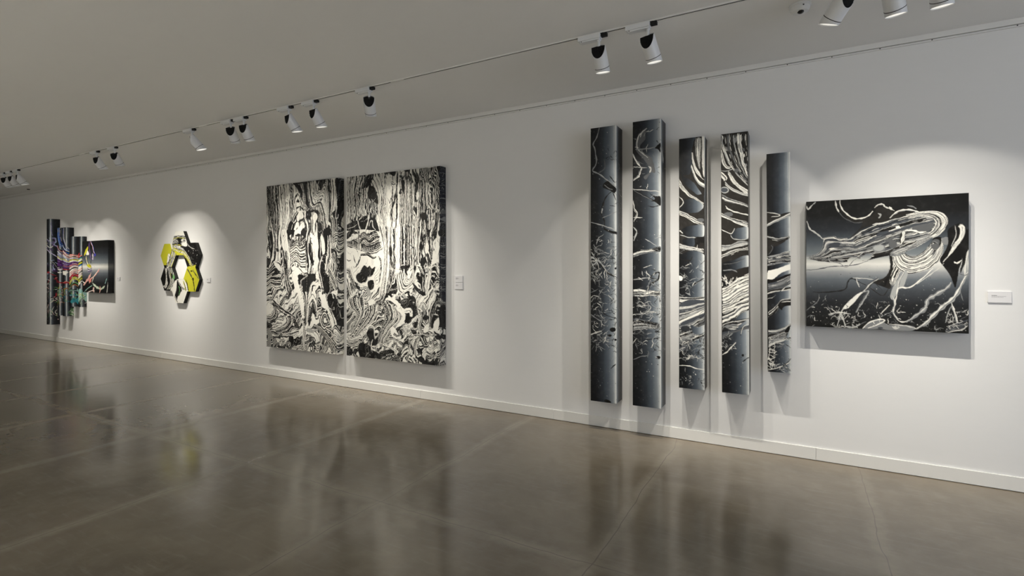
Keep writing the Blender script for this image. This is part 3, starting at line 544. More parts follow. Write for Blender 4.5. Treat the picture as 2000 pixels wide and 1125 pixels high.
  ["F",[[93,683],[86,693],[68,698],[46,697],[28,690],[21,679],[28,669],[46,664],[68,665],[86,672]],"5"],["P",[[-3,664],[55,699],[124,729],[210,754]],[[-3,691],[55,721],[124,761],[210,807]],"w6kd67w"],
  ["P",[[0,805],[20,821],[50,838],[75,848],[92,838],[100,818],[106,804]],[[1,804],[23,815],[52,834],[75,842],[87,833],[97,816],[104,803]],"6w"],["F",[[80,856],[115,809],[163,797],[210,802],[210,886],[144,895],[100,883]],"B"],
  ["P",[[75,856],[78,867],[86,881],[99,892],[118,900],[142,901],[164,901],[183,899],[199,891],[210,887]],[[76,855],[82,865],[89,878],[101,889],[119,892],[142,897],[163,896],[181,893],[198,889],[209,885]],"7"],
  ["P",[[-3,940],[75,936],[144,911],[210,918]],[[-3,994],[55,973],[144,953],[210,939]],"*s8"],["P",[[-3,1026],[65,984],[144,969],[210,960]],[[-3,1058],[65,1027],[144,996],[210,987]],"*b7"],
  ["F",[[15,1118],[85,1070],[210,1029],[210,1118]],"B"],["F",[[4,1098],[92,1066],[268,1033],[268,1099],[123,1143],[4,1188]],"B"],
  ["P",[[15,1155],[24,1156],[37,1153],[51,1152],[68,1155],[87,1154],[101,1158],[111,1162],[118,1164],[122,1167]],[[15,1153],[23,1149],[36,1147],[51,1145],[68,1145],[87,1149],[103,1150],[114,1154],[119,1161],[123,1164]],"6"],
  ["P",[[15,1099],[38,1100],[71,1096],[103,1090],[134,1081],[163,1066],[183,1056]],[[15,1098],[38,1094],[70,1091],[102,1085],[132,1074],[162,1063],[183,1054]],"6k"],
  ["P",[[4,1300],[61,1277],[123,1221],[268,1154]],[[4,1613],[92,1564],[163,1506],[268,1459]],"kww8wkwkww7kwwkwkw7kwkw6wkwkkw6kwwkk"],
  ["P",[[4,1317],[72,1271],[163,1209],[268,1187]],[[4,1367],[72,1323],[163,1275],[268,1232]],"wwkwwkw"],["P",[[4,1468],[72,1438],[163,1374],[268,1331]],[[4,1513],[72,1482],[163,1451],[268,1420]],"wkwwkww"],
  ["T",4,1222,143,1281,14,20,"w"],["P",[[4,1613],[72,1577],[143,1562],[268,1536]],[[4,1675],[72,1665],[143,1661],[268,1597]],"*s8"],["F",[[4,1675],[92,1653],[268,1575],[326,2218],[4,2196]],"B"],
  ["P",[[4,1675],[72,1660],[163,1627],[268,1575]],[[4,1737],[51,1700],[123,1662],[268,1619]],"45"],
  ["P",[[257,1583],[199,1590],[178,1607],[160,1625],[153,1646],[148,1668],[147,1683]],[[279,1588],[201,1594],[181,1611],[166,1629],[157,1648],[153,1669],[149,1683]],"kw"],["T",4,1681,92,1808,16,16,"m"],
  ["P",[[5,1866],[15,1860],[29,1853],[43,1843],[52,1829],[63,1815],[74,1801],[87,1785],[103,1770],[113,1758]],[[4,1864],[13,1858],[26,1848],[39,1837],[50,1826],[58,1811],[70,1797],[85,1782],[100,1766],[112,1756]],"w"],
  ["F",[[173,1859],[171,1866],[166,1870],[160,1871],[155,1867],[153,1861],[155,1854],[160,1850],[166,1849],[171,1853]],"k"],
  ["P",[[164,1914],[178,1904],[189,1890],[203,1879],[250,1872]],[[162,1912],[173,1898],[187,1887],[199,1874],[228,1866]],"k"],["D",92,1653,268,1918,30,3,"k"],["D",4,1770,268,2183,50,2.5,"m"],
  ["P",[[268,1099],[268,1586],[297,2189]],[[447,1097],[447,1602],[447,2222]],"kdk"],["T",268,1033,447,1717,20,40,"s"],
 ],
 'c5': [
  ["F",[[-4,474],[43,481],[89,499],[167,483],[167,519],[98,526],[34,579],[-4,588]],"d"],
  ["P",[[-4,477],[17,481],[46,488],[70,493],[86,498],[95,506],[97,506],[81,509],[53,511],[33,514]],[[-4,474],[17,478],[47,481],[71,487],[87,494],[100,500],[99,510],[81,514],[54,516],[34,516]],"w7"],
  ["P",[[-2,578],[52,544],[107,521],[167,485]],[[1,594],[61,565],[116,537],[167,519]],"6w67"],["F",[[-2,620],[43,570],[107,547],[167,534],[167,672],[98,675],[-2,667]],"B"],
  ["P",[[-4,661],[61,679],[116,686],[167,672]],[[-4,729],[61,736],[125,717],[167,687]],"k7kdkk"],["F",[[-4,703],[89,716],[139,702],[98,747],[43,761],[47,787],[10,818],[-2,807]],"d"],
  ["F",[[15,828],[61,767],[167,708],[167,800],[89,809],[43,829]],"B"],["P",[[11,823],[22,810],[36,790],[44,772],[45,759],[38,751],[34,745]],[[10,823],[19,807],[32,788],[41,771],[40,761],[36,752],[33,746]],"5"],
  ["P",[[-4,839],[61,824],[167,795]],[[-4,917],[61,901],[167,851]],"7k455k6"],["P",[[1,904],[28,904],[65,900],[99,901],[126,893],[151,889],[168,885]],[[1,898],[27,893],[64,889],[97,882],[125,882],[150,879],[167,878]],"dk"],
  ["P",[[2,833],[69,839],[381,820]],[[2,914],[69,898],[381,875]],"6k45kk6"],["F",[[0,974],[12,954],[69,936],[117,920],[173,901],[173,941],[126,960],[88,982],[55,1011],[0,1030]],"w"],
  ["F",[[55,1011],[98,979],[173,941],[173,978],[117,994]],"B"],["P",[[2,1025],[69,1016],[173,973]],[[2,1055],[69,1038],[173,989]],"kk"],["P",[[2,1055],[69,1038],[173,989]],[[2,1125],[69,1102],[136,1079],[173,1052]],"456545"],
  ["P",[[2,1119],[69,1102],[381,1052]],[[2,1146],[69,1123],[381,1080]],"dk8"],
  ["P",[[3,1186],[21,1178],[47,1167],[72,1155],[89,1135],[105,1116],[120,1100],[135,1084],[153,1074],[164,1064]],[[2,1182],[20,1174],[45,1161],[66,1145],[85,1130],[99,1110],[114,1091],[133,1080],[150,1068],[163,1062]],"w6k"],
  ["F",[[7,1200],[60,1156],[117,1114],[381,1118],[381,1185],[107,1208],[7,1265]],"B"],["P",[[7,1297],[69,1230],[107,1186],[173,1172]],[[7,1346],[69,1284],[126,1228],[381,1220]],"8kwkdk"],
  ["F",[[98,1208],[381,1212],[145,1233],[107,1272]],"k"],["F",[[52,1236],[50,1247],[44,1253],[37,1253],[32,1247],[29,1237],[32,1227],[37,1221],[44,1220],[50,1226]],"3"],
  ["F",[[12,1362],[69,1295],[381,1229],[381,1395],[88,1433],[12,1426]],"B"],["P",[[5,1438],[50,1435],[107,1416],[175,1370]],[[5,1486],[60,1467],[117,1453],[175,1391]],"7w5k6d"],
  ["F",[[126,1431],[164,1397],[145,1461],[131,1484]],"k"],["P",[[7,1491],[50,1473],[117,1442],[136,1462]],[[7,1578],[60,1542],[117,1516],[136,1494]],"*s9"],
  ["P",[[6,1568],[20,1559],[41,1547],[61,1533],[80,1526],[98,1518],[117,1510],[139,1507],[160,1501],[175,1498]],[[5,1566],[18,1555],[38,1540],[59,1529],[77,1518],[97,1511],[116,1505],[138,1498],[160,1497],[175,1495]],"w7"],
  ["T",7,1438,381,1583,24,26,"m"],["T",7,1578,50,1768,16,24,"w"],
  ["P",[[12,1764],[28,1761],[49,1754],[70,1745],[90,1738],[109,1726],[127,1716],[147,1703],[163,1687],[175,1678]],[[12,1762],[26,1755],[48,1748],[69,1740],[87,1729],[107,1721],[125,1710],[143,1696],[162,1685],[174,1675]],"kw"],
  ["P",[[174,1649],[157,1667],[135,1694],[114,1717],[103,1736],[93,1751],[88,1761]],[[175,1651],[160,1670],[137,1697],[119,1721],[105,1738],[96,1753],[89,1763]],"k"],["D",7,1524,175,1766,70,3,"m"],["T",7,1718,175,1766,12,22,"m"],
 ],
 'sq': [
  ["F",[[243,75],[303,141],[373,160],[436,131],[478,69],[581,107],[700,126],[641,153],[499,193],[405,212],[351,249],[287,305],[373,196],[292,169]],"d"],
  ["P",[[0,436],[86,413],[114,354],[126,297],[210,299],[287,305],[362,252],[457,204],[560,168],[661,142],[739,125],[807,125],[864,152]],[[0,452],[86,473],[165,483],[243,483],[330,479],[415,467],[499,447],[550,433],[601,402],[661,369],[730,336],[788,307],[835,266]],"*g26"],
  ["P",[[308,293],[394,238],[499,193],[621,156],[730,133]],[[308,345],[415,303],[540,256],[661,210],[778,185]],"*n9"],
  ["P",[[154,427],[287,396],[436,361],[540,306],[641,297],[797,253]],[[154,454],[287,432],[436,399],[560,360],[661,337],[797,302]],"*s9"],
  ["P",[[631,137],[739,118],[816,120],[868,161],[875,222],[835,285],[788,316]],[[631,172],[730,154],[783,164],[805,190],[805,226],[788,258],[764,288]],"wwkkwwwkwkkkwwkw4kw"],
  ["F",[[676,236],[730,211],[797,210],[786,252],[739,273],[700,261]],"5"],["F",[[232,340],[227,353],[208,365],[184,370],[163,367],[153,357],[159,344],[178,333],[202,328],[223,330]],"4"],
  ["F",[[513,374],[508,392],[489,406],[465,410],[444,403],[435,387],[440,369],[458,355],[483,351],[503,358]],"6"],["F",[[505,373],[500,387],[486,397],[467,400],[451,395],[443,383],[447,370],[462,359],[481,356],[497,361]],"7"],
  ["F",[[584,343],[583,362],[573,377],[557,382],[542,377],[533,361],[534,342],[544,327],[559,322],[575,328]],"5"],["F",[[374,478],[365,494],[340,505],[309,505],[284,494],[275,477],[284,460],[309,450],[340,451],[365,461]],"B"],
  ["F",[[433,434],[429,449],[413,463],[390,471],[370,470],[360,460],[364,446],[380,431],[402,423],[423,424]],"B"],["F",[[567,301],[564,311],[552,323],[536,334],[521,339],[513,336],[516,327],[527,315],[544,304],[559,299]],"5"],
  ["F",[[267,403],[264,407],[256,410],[247,410],[239,407],[236,402],[239,398],[247,395],[256,395],[264,398]],"7"],["F",[[538,256],[532,266],[514,277],[490,285],[469,288],[459,283],[465,273],[484,262],[508,254],[529,251]],"4"],
  ["P",[[548,430],[552,496],[530,571],[522,609],[552,662]],[[606,448],[621,521],[601,571],[581,621],[562,664]],"*b10"],
  ["P",[[552,433],[581,521],[641,571],[720,561],[788,524],[840,446],[856,309]],[[631,419],[656,440],[695,441],[735,417],[766,377],[786,340],[799,311]],"wkwwkwkkwwwkwkwwkkwkwwk8wkwk"],
  ["P",[[540,420],[581,393],[641,369],[700,338],[788,289]],[[552,448],[601,433],[653,403],[710,373],[797,308]],"*g7"],["F",[[631,311],[626,339],[617,356],[608,355],[601,336],[601,306],[606,277],[615,261],[624,262],[630,281]],"d"],
  ["P",[[623,256],[616,267],[617,284],[614,300],[607,317],[609,337],[606,351]],[[627,257],[632,269],[629,286],[628,304],[627,324],[616,341],[612,353]],"w8w"],
  ["P",[[631,255],[644,259],[663,259],[680,261],[692,269],[706,272],[719,280],[734,281],[748,273],[757,272]],[[631,251],[644,246],[663,247],[681,249],[697,251],[709,262],[721,265],[733,264],[747,267],[756,265]],"kww"],
  ["P",[[582,234],[587,236],[589,232],[591,232],[593,236],[600,234],[605,236]],[[580,231],[579,223],[584,221],[591,218],[599,218],[603,227],[607,230]],"w"],
  ["P",[[797,314],[826,305],[840,315],[831,376],[797,411]],[[783,356],[797,350],[816,375],[802,424],[788,436]],"*s5"],["F",[[888,338],[884,355],[873,365],[859,365],[847,354],[843,337],[847,320],[859,310],[873,310],[884,321]],"6"],
  ["F",[[830,375],[825,388],[814,396],[800,396],[788,388],[784,375],[788,362],[800,354],[814,354],[825,363]],"5"],
  ["F",[[878,256],[929,217],[957,216],[982,260],[984,331],[961,438],[936,570],[918,668],[894,588],[854,524],[833,473],[859,412],[878,352]],"k"],["F",[[975,295],[995,260],[995,403],[973,498],[947,569],[957,462]],"k"],
  ["P",[[946,213],[970,229],[975,259],[957,330],[915,401],[873,461],[850,492]],[[936,234],[946,258],[936,318],[906,371],[892,407],[878,443],[849,490]],"kwwwww"],
  ["P",[[915,227],[916,244],[920,268],[920,293],[913,322],[903,354],[896,377]],[[915,227],[919,243],[923,267],[923,294],[917,324],[905,355],[897,377]],"8"],
  ["P",[[910,487],[913,493],[921,496],[930,499],[939,493],[947,482],[953,475]],[[911,484],[917,485],[922,490],[928,489],[935,484],[945,478],[951,472]],"w"],
  ["P",[[797,533],[778,551],[753,580],[728,605],[708,625],[691,647],[674,660],[659,668],[645,673],[631,672],[618,673],[605,672],[596,669]],[[798,534],[781,555],[755,583],[731,610],[713,633],[694,651],[677,667],[661,676],[645,678],[631,682],[617,679],[604,675],[596,673]],"w"],
  ["P",[[854,496],[845,509],[830,525],[815,544],[798,560],[777,575],[758,593],[736,613],[715,634],[700,650]],[[855,498],[846,510],[834,530],[818,548],[800,563],[780,581],[760,596],[738,617],[717,638],[701,651]],"8"],
  ["P",[[540,432],[545,521],[514,597],[457,629],[436,642]],[[560,458],[558,546],[540,622],[552,672],[540,685]],"dkd"],
  ["P",[[539,672],[530,693],[515,720],[499,735],[472,721],[440,693],[416,674]],[[541,672],[532,694],[519,724],[499,738],[470,725],[438,697],[415,675]],"d"],
  ["P",[[477,607],[462,613],[443,628],[421,642],[402,661],[387,686],[365,704],[346,728],[325,752],[300,769],[284,795],[263,814],[245,831],[238,853],[227,867],[222,883],[222,903],[214,920],[215,938],[211,959],[203,979],[202,995]],[[479,613],[467,625],[447,636],[430,655],[415,676],[395,696],[381,724],[358,744],[334,764],[316,791],[293,807],[275,829],[263,850],[249,861],[247,877],[242,891],[233,906],[235,924],[227,942],[219,962],[214,984],[206,997]],"k6w6k"],
  ["F",[[248,845],[270,805],[308,762],[364,711],[351,746],[314,799],[276,840]],"w"],
  ["P",[[374,717],[384,716],[397,710],[397,713],[396,715],[392,731],[380,746],[376,765],[366,781],[354,798],[347,825],[335,850],[327,868]],[[372,711],[382,704],[396,701],[412,700],[410,720],[401,737],[397,757],[386,772],[377,790],[370,810],[354,830],[343,855],[333,872]],"57"],
  ["P",[[395,660],[377,650],[352,634],[331,621],[317,615],[307,609],[296,609],[288,619],[280,629],[275,643],[272,658],[268,674],[263,688],[250,696],[232,700],[209,708],[178,711],[141,716],[108,720],[84,719],[65,718],[51,717]],[[393,663],[376,652],[351,638],[329,627],[316,619],[306,617],[299,618],[291,622],[287,634],[281,645],[277,660],[276,678],[267,692],[252,702],[234,710],[210,713],[178,720],[141,724],[109,724],[84,725],[64,721],[51,719]],"kdk"],
  ["P",[[329,611],[333,628],[338,645],[344,660],[350,676]],[[331,611],[338,626],[344,642],[348,658],[353,675]],"8"],
  ["P",[[308,610],[325,609],[349,611],[373,610],[398,614],[423,619],[442,621]],[[308,608],[325,606],[349,604],[373,606],[398,609],[424,614],[442,620]],"8"],
  ["F",[[631,550],[591,609],[562,672],[545,748],[565,762],[591,696],[621,671],[641,608],[647,565]],"7"],
  ["P",[[630,555],[620,571],[608,595],[598,620],[591,641],[591,663],[587,683],[583,702],[582,721],[579,734]],[[632,556],[625,575],[613,599],[604,622],[601,644],[596,664],[595,685],[591,705],[585,722],[582,735]],"w6"],
  ["P",[[556,736],[560,752],[562,776],[565,798],[565,817],[555,838],[557,862],[566,886],[577,908],[589,921]],[[561,734],[566,750],[576,772],[580,797],[574,820],[572,842],[568,859],[574,880],[587,900],[592,918]],"6w7"],
  ["P",[[631,670],[619,669],[603,672],[589,682],[581,700],[581,725],[578,746],[574,765],[572,784],[569,797]],[[631,671],[620,675],[604,678],[593,686],[589,703],[585,725],[584,747],[580,767],[574,785],[572,798]],"w"],
  ["P",[[590,921],[600,926],[615,934],[631,933],[650,923],[669,909],[681,896]],[[591,918],[601,922],[616,925],[631,927],[648,918],[666,903],[680,895]],"w"],
  ["P",[[894,630],[885,643],[871,659],[860,679],[840,689],[819,701],[804,721],[786,724],[773,737],[762,754],[748,773],[749,797],[741,815],[726,828],[714,853],[694,867],[675,890],[655,914],[638,927]],[[899,635],[893,650],[884,673],[867,690],[851,712],[831,729],[810,736],[798,754],[785,758],[775,766],[775,785],[765,804],[757,829],[745,854],[723,865],[706,887],[684,905],[659,921],[644,937]],"6w76"],
  ["P",[[989,402],[980,433],[977,479],[969,520],[966,554],[969,585],[968,605]],[[994,403],[994,436],[986,481],[985,523],[982,556],[976,585],[974,605]],"8w7"],
  ["P",[[987,556],[974,583],[955,623],[943,662],[926,686],[918,709],[909,732],[891,744],[877,767],[858,784],[836,800],[821,828],[799,846],[781,870],[770,899],[752,916],[736,938],[717,957],[703,967]],[[992,559],[983,590],[969,632],[952,668],[947,700],[936,723],[921,744],[909,771],[887,784],[869,803],[853,827],[830,842],[815,867],[800,890],[780,910],[766,936],[743,952],[721,965],[708,977]],"7ww67"],
  ["P",[[895,781],[898,798],[903,822],[912,847],[917,880],[925,915],[933,939]],[[898,780],[904,795],[914,817],[918,845],[927,877],[933,912],[935,938]],"7w"],
  ["P",[[900,792],[894,809],[883,834],[875,859],[870,882],[865,904],[863,921]],[[902,793],[896,811],[888,837],[880,861],[873,883],[869,906],[864,921]],"7"],
  ["F",[[384,990],[426,936],[478,912],[530,953],[621,953],[681,957],[692,981],[631,1001],[540,996],[478,991]],"6"],
  ["P",[[374,996],[385,982],[399,962],[417,947],[437,936],[459,926],[479,923],[493,920],[504,922],[505,922],[500,930],[484,940],[466,952],[446,966],[421,977],[404,986]],[[372,993],[381,978],[397,959],[413,939],[435,928],[458,920],[478,912],[494,913],[507,915],[514,925],[503,935],[488,948],[469,960],[447,970],[423,982],[405,989]],"w"],
  ["P",[[540,951],[562,953],[592,958],[621,958],[643,962],[663,968],[680,970],[691,975],[699,978],[705,979]],[[540,948],[562,949],[593,948],[621,952],[644,956],[665,958],[681,965],[693,968],[701,973],[706,977]],"8"],
  ["F",[[601,972],[597,978],[587,983],[574,984],[564,980],[560,974],[564,967],[574,962],[587,962],[597,965]],"8"],["F",[[500,982],[497,988],[488,991],[478,992],[470,989],[467,984],[470,979],[478,975],[488,974],[497,977]],"4"],
  ["P",[[859,982],[892,941],[938,917],[989,888]],[[868,993],[910,985],[957,970],[989,938]],"*s8"],
  ["P",[[267,989],[262,967],[254,937],[249,910],[241,893],[234,878],[222,867],[199,874],[172,882],[153,891]],[[263,991],[256,970],[248,940],[237,916],[234,897],[228,885],[220,882],[200,881],[174,890],[154,895]],"8"],
  ["P",[[221,875],[240,880],[259,882],[278,883],[297,885]],[[221,874],[240,874],[260,877],[279,880],[298,883]],"w"],
  ["P",[[253,979],[267,985],[287,994],[309,992],[330,984],[350,972],[363,960]],[[254,976],[269,979],[289,980],[308,984],[327,976],[347,963],[362,958]],"7"],
  ["P",[[-1,35],[-1,45],[5,59],[15,66],[30,56],[42,36],[52,22]],[[1,34],[7,43],[10,55],[13,58],[23,47],[39,33],[50,20]],"8"],["P",[[52,25],[58,24],[60,19],[64,15],[66,10]],[[51,23],[51,16],[56,14],[59,10],[64,7]],"7"],
  ["P",[[0,157],[6,174],[13,198],[21,222],[36,232],[48,242],[59,251],[71,259],[79,272],[88,281],[97,287],[102,295],[108,297]],[[5,155],[10,172],[19,195],[31,213],[39,226],[53,232],[66,240],[75,253],[87,262],[95,273],[100,283],[107,289],[109,295]],"78"],
  ["P",[[109,298],[128,299],[153,295],[176,294],[190,302],[205,306],[220,314],[241,313],[262,304],[276,301]],[[108,295],[126,288],[153,285],[177,284],[195,287],[207,298],[221,301],[240,299],[261,299],[275,296]],"wd7"],
  ["P",[[227,2],[226,14],[227,31],[232,49],[238,69],[250,88],[263,105],[275,122],[291,133],[307,145],[325,154],[344,155],[363,158],[383,151],[401,138],[417,130],[427,118],[433,109],[438,103]],[[228,2],[230,13],[232,30],[236,47],[246,64],[255,83],[267,100],[281,113],[294,128],[310,137],[327,143],[344,150],[361,147],[380,142],[399,133],[413,122],[424,115],[431,106],[435,100]],"w"],
  ["P",[[197,4],[197,17],[196,36],[202,54],[207,72],[214,88],[222,98]],[[200,4],[203,17],[208,34],[208,52],[215,68],[222,84],[224,97]],"8w"],
  ["P",[[220,94],[230,110],[245,131],[264,150],[285,165],[309,175],[330,183],[348,186],[363,183],[373,181]],[[221,93],[233,107],[248,128],[266,146],[287,158],[310,171],[330,179],[347,180],[362,180],[373,179]],"5"],
  ["P",[[450,78],[456,71],[466,63],[474,55],[482,54],[491,56],[498,54],[501,60],[505,68],[513,74],[520,82],[529,85],[539,88],[549,97],[562,102],[570,107]],[[448,75],[454,68],[462,56],[472,49],[481,45],[491,43],[500,48],[508,53],[512,61],[516,69],[524,71],[532,76],[541,83],[553,89],[563,99],[571,105]],"8w"],
  ["P",[[539,74],[542,82],[545,91],[551,95],[557,100]],[[541,72],[547,77],[554,81],[556,90],[559,98]],"w"],
  ["P",[[467,122],[472,125],[476,132],[479,134],[479,140],[473,148],[472,157]],[[469,117],[474,120],[483,122],[488,132],[484,143],[481,154],[474,159]],"7"],
  ["P",[[546,159],[555,149],[568,134],[584,125],[595,116],[608,111],[622,110],[637,105],[654,109],[670,112],[686,115],[700,127],[714,131],[726,131],[734,130],[740,127]],[[543,156],[552,144],[565,129],[578,113],[592,107],[605,101],[620,95],[637,97],[654,96],[672,99],[688,108],[704,113],[716,122],[725,124],[733,122],[739,124]],"7w"],
  ["P",[[437,205],[449,205],[461,205],[472,199],[484,195]],[[436,202],[447,196],[459,191],[471,192],[483,191]],"8"],
  ["P",[[647,72],[656,75],[668,81],[680,85],[688,89],[694,97],[700,99]],[[647,69],[656,71],[670,72],[682,77],[690,85],[698,91],[701,97]],"6"],
  ["P",[[0,549],[22,547],[54,543],[86,539],[117,534],[147,525],[177,520],[203,518],[229,515],[254,516],[280,513],[305,511],[331,508],[358,497],[386,485],[405,477]],[[0,547],[22,543],[54,540],[85,535],[115,527],[147,521],[176,514],[203,511],[228,512],[254,509],[279,508],[305,507],[329,502],[357,494],[385,483],[404,474]],"4"],
  ["P",[[152,440],[152,451],[152,466],[158,481],[176,484],[199,487],[220,491],[237,501],[253,518],[271,523],[288,511],[305,492],[321,470],[339,452],[359,435],[374,419],[387,410],[398,404],[405,399]],[[155,441],[154,451],[155,465],[161,475],[176,480],[199,480],[222,483],[239,498],[256,511],[270,517],[285,507],[300,486],[318,466],[336,448],[354,429],[372,416],[385,406],[397,400],[405,398]],"48"],
  ["P",[[0,868],[15,856],[34,839],[52,822],[66,809],[76,794],[85,781],[90,764],[91,747],[92,736]],[[0,867],[13,854],[33,837],[50,820],[63,806],[74,793],[82,779],[87,763],[90,747],[91,736]],"6"],
  ["P",[[938,570],[945,575],[955,580],[966,582],[976,581],[985,576],[991,572]],[[938,569],[946,572],[956,577],[966,580],[975,577],[984,574],[991,571]],"5"],
  ["P",[[947,689],[950,707],[953,725],[956,743],[961,761]],[[948,689],[952,707],[956,724],[959,742],[961,760]],"6"],["P",[[484,877],[499,860],[513,842],[527,824],[541,805]],[[483,876],[496,857],[510,839],[525,821],[539,804]],"w"],
  ["P",[[436,623],[451,643],[466,662],[483,680],[499,699]],[[437,622],[453,641],[469,659],[484,679],[499,698]],"3"],["T",5,789,989,980,34,22,"m"],["D",5,762,989,980,230,2.0,"w"],["D",5,573,989,980,90,1.6,"8"],
  ["D",330,572,989,736,50,2,"m"],["T",165,877,394,996,15,22,"8"],["T",873,836,989,980,10,22,"8"],["D",5,493,540,735,40,2,"m"],
 ],
 'dl': [
  ["P",[[-6,-9],[25,217],[85,377],[122,534],[158,691]],[[264,1],[276,194],[300,350],[282,541],[241,702]],"kk5k4kkwk5kkw4wkk5wk"],
  ["P",[[270,-2],[294,219],[329,436],[335,705]],[[474,1],[483,185],[491,361],[451,549],[439,708]],"wwwkwww5wwkwww7www"],["P",[[474,1],[491,133],[520,264],[542,341]],[[588,0],[576,101],[588,215],[576,358]],"w4k7wk5k4wk"],
  ["F",[[593,1],[929,2],[946,129],[962,255],[886,376],[810,371],[766,264],[700,133],[633,60]],"k"],
  ["P",[[726,11],[721,49],[746,101],[767,155],[758,208],[779,264],[784,314],[794,358],[833,387],[836,412]],[[762,8],[791,44],[800,98],[809,154],[833,209],[823,264],[836,310],[862,344],[866,378],[893,396]],"kw5kwk4wk"],
  ["P",[[859,4],[867,46],[875,104],[883,162],[899,220],[903,278],[915,318]],[[870,4],[880,45],[897,104],[911,162],[913,220],[924,278],[923,318]],"w5k"],
  ["P",[[542,477],[576,298],[610,164],[672,131],[722,209],[788,355],[810,446]],[[599,495],[633,361],[689,274],[700,305],[733,367],[777,414]],"wkk5wwwkwww"],["F",[[638,256],[677,236],[711,261],[689,274],[649,268]],"k"],
  ["P",[[633,346],[689,327],[744,338],[799,385]],[[644,362],[700,343],[744,367],[788,400]],"kkk"],["P",[[542,530],[588,449],[655,392]],[[599,540],[633,481],[689,409]],"kwkk"],
  ["F",[[689,409],[733,389],[799,475],[722,508],[689,522],[677,469]],"w"],["F",[[1036,0],[1209,4],[1183,67],[1136,132],[1089,132],[1063,65]],"k"],
  ["P",[[1088,8],[1079,22],[1070,43],[1070,65],[1078,89],[1096,111],[1109,127]],[[1090,9],[1087,24],[1080,45],[1076,65],[1088,87],[1102,110],[1111,126]],"8"],
  ["P",[[919,2],[951,188],[983,278],[1026,281],[1100,249],[1162,268],[1183,364],[1225,510],[1256,627]],[[1042,1],[1057,108],[1084,150],[1126,142],[1183,81],[1225,41],[1266,225],[1276,405],[1271,584]],"wwwk7wwwkw5wwk8wwwkw5k7w"],
  ["P",[[843,3],[865,197],[897,332],[962,387],[1026,362],[1089,358],[1121,418],[1152,543],[1173,682]],[[924,2],[956,188],[988,286],[1026,303],[1094,278],[1142,296],[1183,393],[1214,510],[1235,641]],"kwk5wwkwkkw"],
  ["P",[[1245,4],[1276,154],[1286,370],[1281,513]],[[1312,2],[1327,157],[1317,336],[1302,442]],"kkk5k"],["P",[[1312,2],[1337,158],[1327,372],[1297,485]],[[1408,1],[1423,164],[1408,341],[1368,446]],"wwkwwww7w"],
  ["F",[[1403,1],[1479,-11],[1586,-17],[1586,624],[1475,632],[1447,449],[1428,271]],"k"],
  ["P",[[1475,55],[1487,46],[1504,35],[1521,29],[1542,29],[1565,35],[1582,39]],[[1474,53],[1485,44],[1501,32],[1521,23],[1543,26],[1567,32],[1583,37]],"3"],
  ["P",[[1475,80],[1487,72],[1504,60],[1521,54],[1541,55],[1565,62],[1582,66]],[[1474,79],[1485,70],[1501,57],[1521,49],[1543,52],[1567,59],[1583,65]],"4"],
  ["P",[[1475,106],[1487,98],[1504,86],[1521,80],[1541,81],[1565,89],[1582,94]],[[1474,105],[1485,96],[1501,83],[1521,74],[1543,78],[1567,86],[1583,92]],"3"],
  ["P",[[1475,132],[1487,123],[1504,112],[1521,106],[1541,108],[1564,116],[1582,121]],[[1474,130],[1485,121],[1501,109],[1521,100],[1543,105],[1567,113],[1583,120]],"4"],
  ["P",[[1475,157],[1487,149],[1504,137],[1520,132],[1541,134],[1564,143],[1582,149]],[[1474,156],[1485,147],[1501,134],[1521,126],[1543,131],[1567,140],[1583,147]],"3"],
  ["P",[[1475,183],[1487,175],[1504,163],[1520,158],[1541,160],[1564,170],[1582,176]],[[1474,182],[1485,173],[1501,160],[1521,152],[1543,157],[1567,167],[1583,175]],"4"],
  ["P",[[1475,209],[1487,200],[1504,189],[1520,184],[1541,187],[1564,197],[1582,204]],[[1474,207],[1485,198],[1501,186],[1521,178],[1543,184],[1567,194],[1583,202]],"3"],
  ["P",[[1476,234],[1487,226],[1504,214],[1520,209],[1541,213],[1564,224],[1582,231]],[[1474,233],[1485,224],[1501,211],[1521,204],[1543,210],[1567,221],[1583,230]],"4"],
  ["P",[[1476,260],[1487,252],[1504,240],[1520,235],[1541,239],[1564,251],[1582,259]],[[1474,259],[1485,250],[1501,237],[1521,229],[1543,236],[1567,248],[1583,257]],"3"],
  ["P",[[1476,48],[1486,40],[1499,30],[1513,25],[1526,22],[1542,25],[1554,29],[1566,30],[1574,37],[1581,39]],[[1473,46],[1482,37],[1495,25],[1510,14],[1528,15],[1546,16],[1561,18],[1571,26],[1580,31],[1584,37]],"57"],
  ["P",[[1440,308],[1449,269],[1455,215],[1461,163],[1474,118],[1480,75],[1486,46]],[[1436,307],[1436,269],[1444,215],[1451,164],[1458,118],[1473,75],[1482,46]],"5k4"],
  ["P",[[1482,588],[1483,574],[1477,555],[1484,533],[1494,504],[1507,471],[1529,446],[1547,426],[1568,411],[1584,402]],[[1477,589],[1470,576],[1468,556],[1466,531],[1477,501],[1498,468],[1512,438],[1538,419],[1564,406],[1580,397]],"5k5"],
  ["F",[[1498,616],[1511,536],[1558,467],[1582,436],[1582,638],[1530,649]],"w"],["F",[[1337,451],[1418,413],[1479,410],[1484,517],[1438,549],[1368,510]],"k"],
  ["P",[[1326,510],[1342,517],[1364,530],[1387,537],[1407,535],[1428,533],[1442,523],[1451,507],[1457,490],[1458,477]],[[1329,507],[1345,514],[1369,522],[1389,528],[1406,530],[1420,523],[1433,518],[1443,506],[1448,489],[1455,477]],"w"],
  ["P",[[1411,541],[1414,514],[1411,476],[1418,442],[1423,415],[1430,389],[1437,372]],[[1405,540],[1400,513],[1401,475],[1398,440],[1408,411],[1421,387],[1430,370]],"w7"],
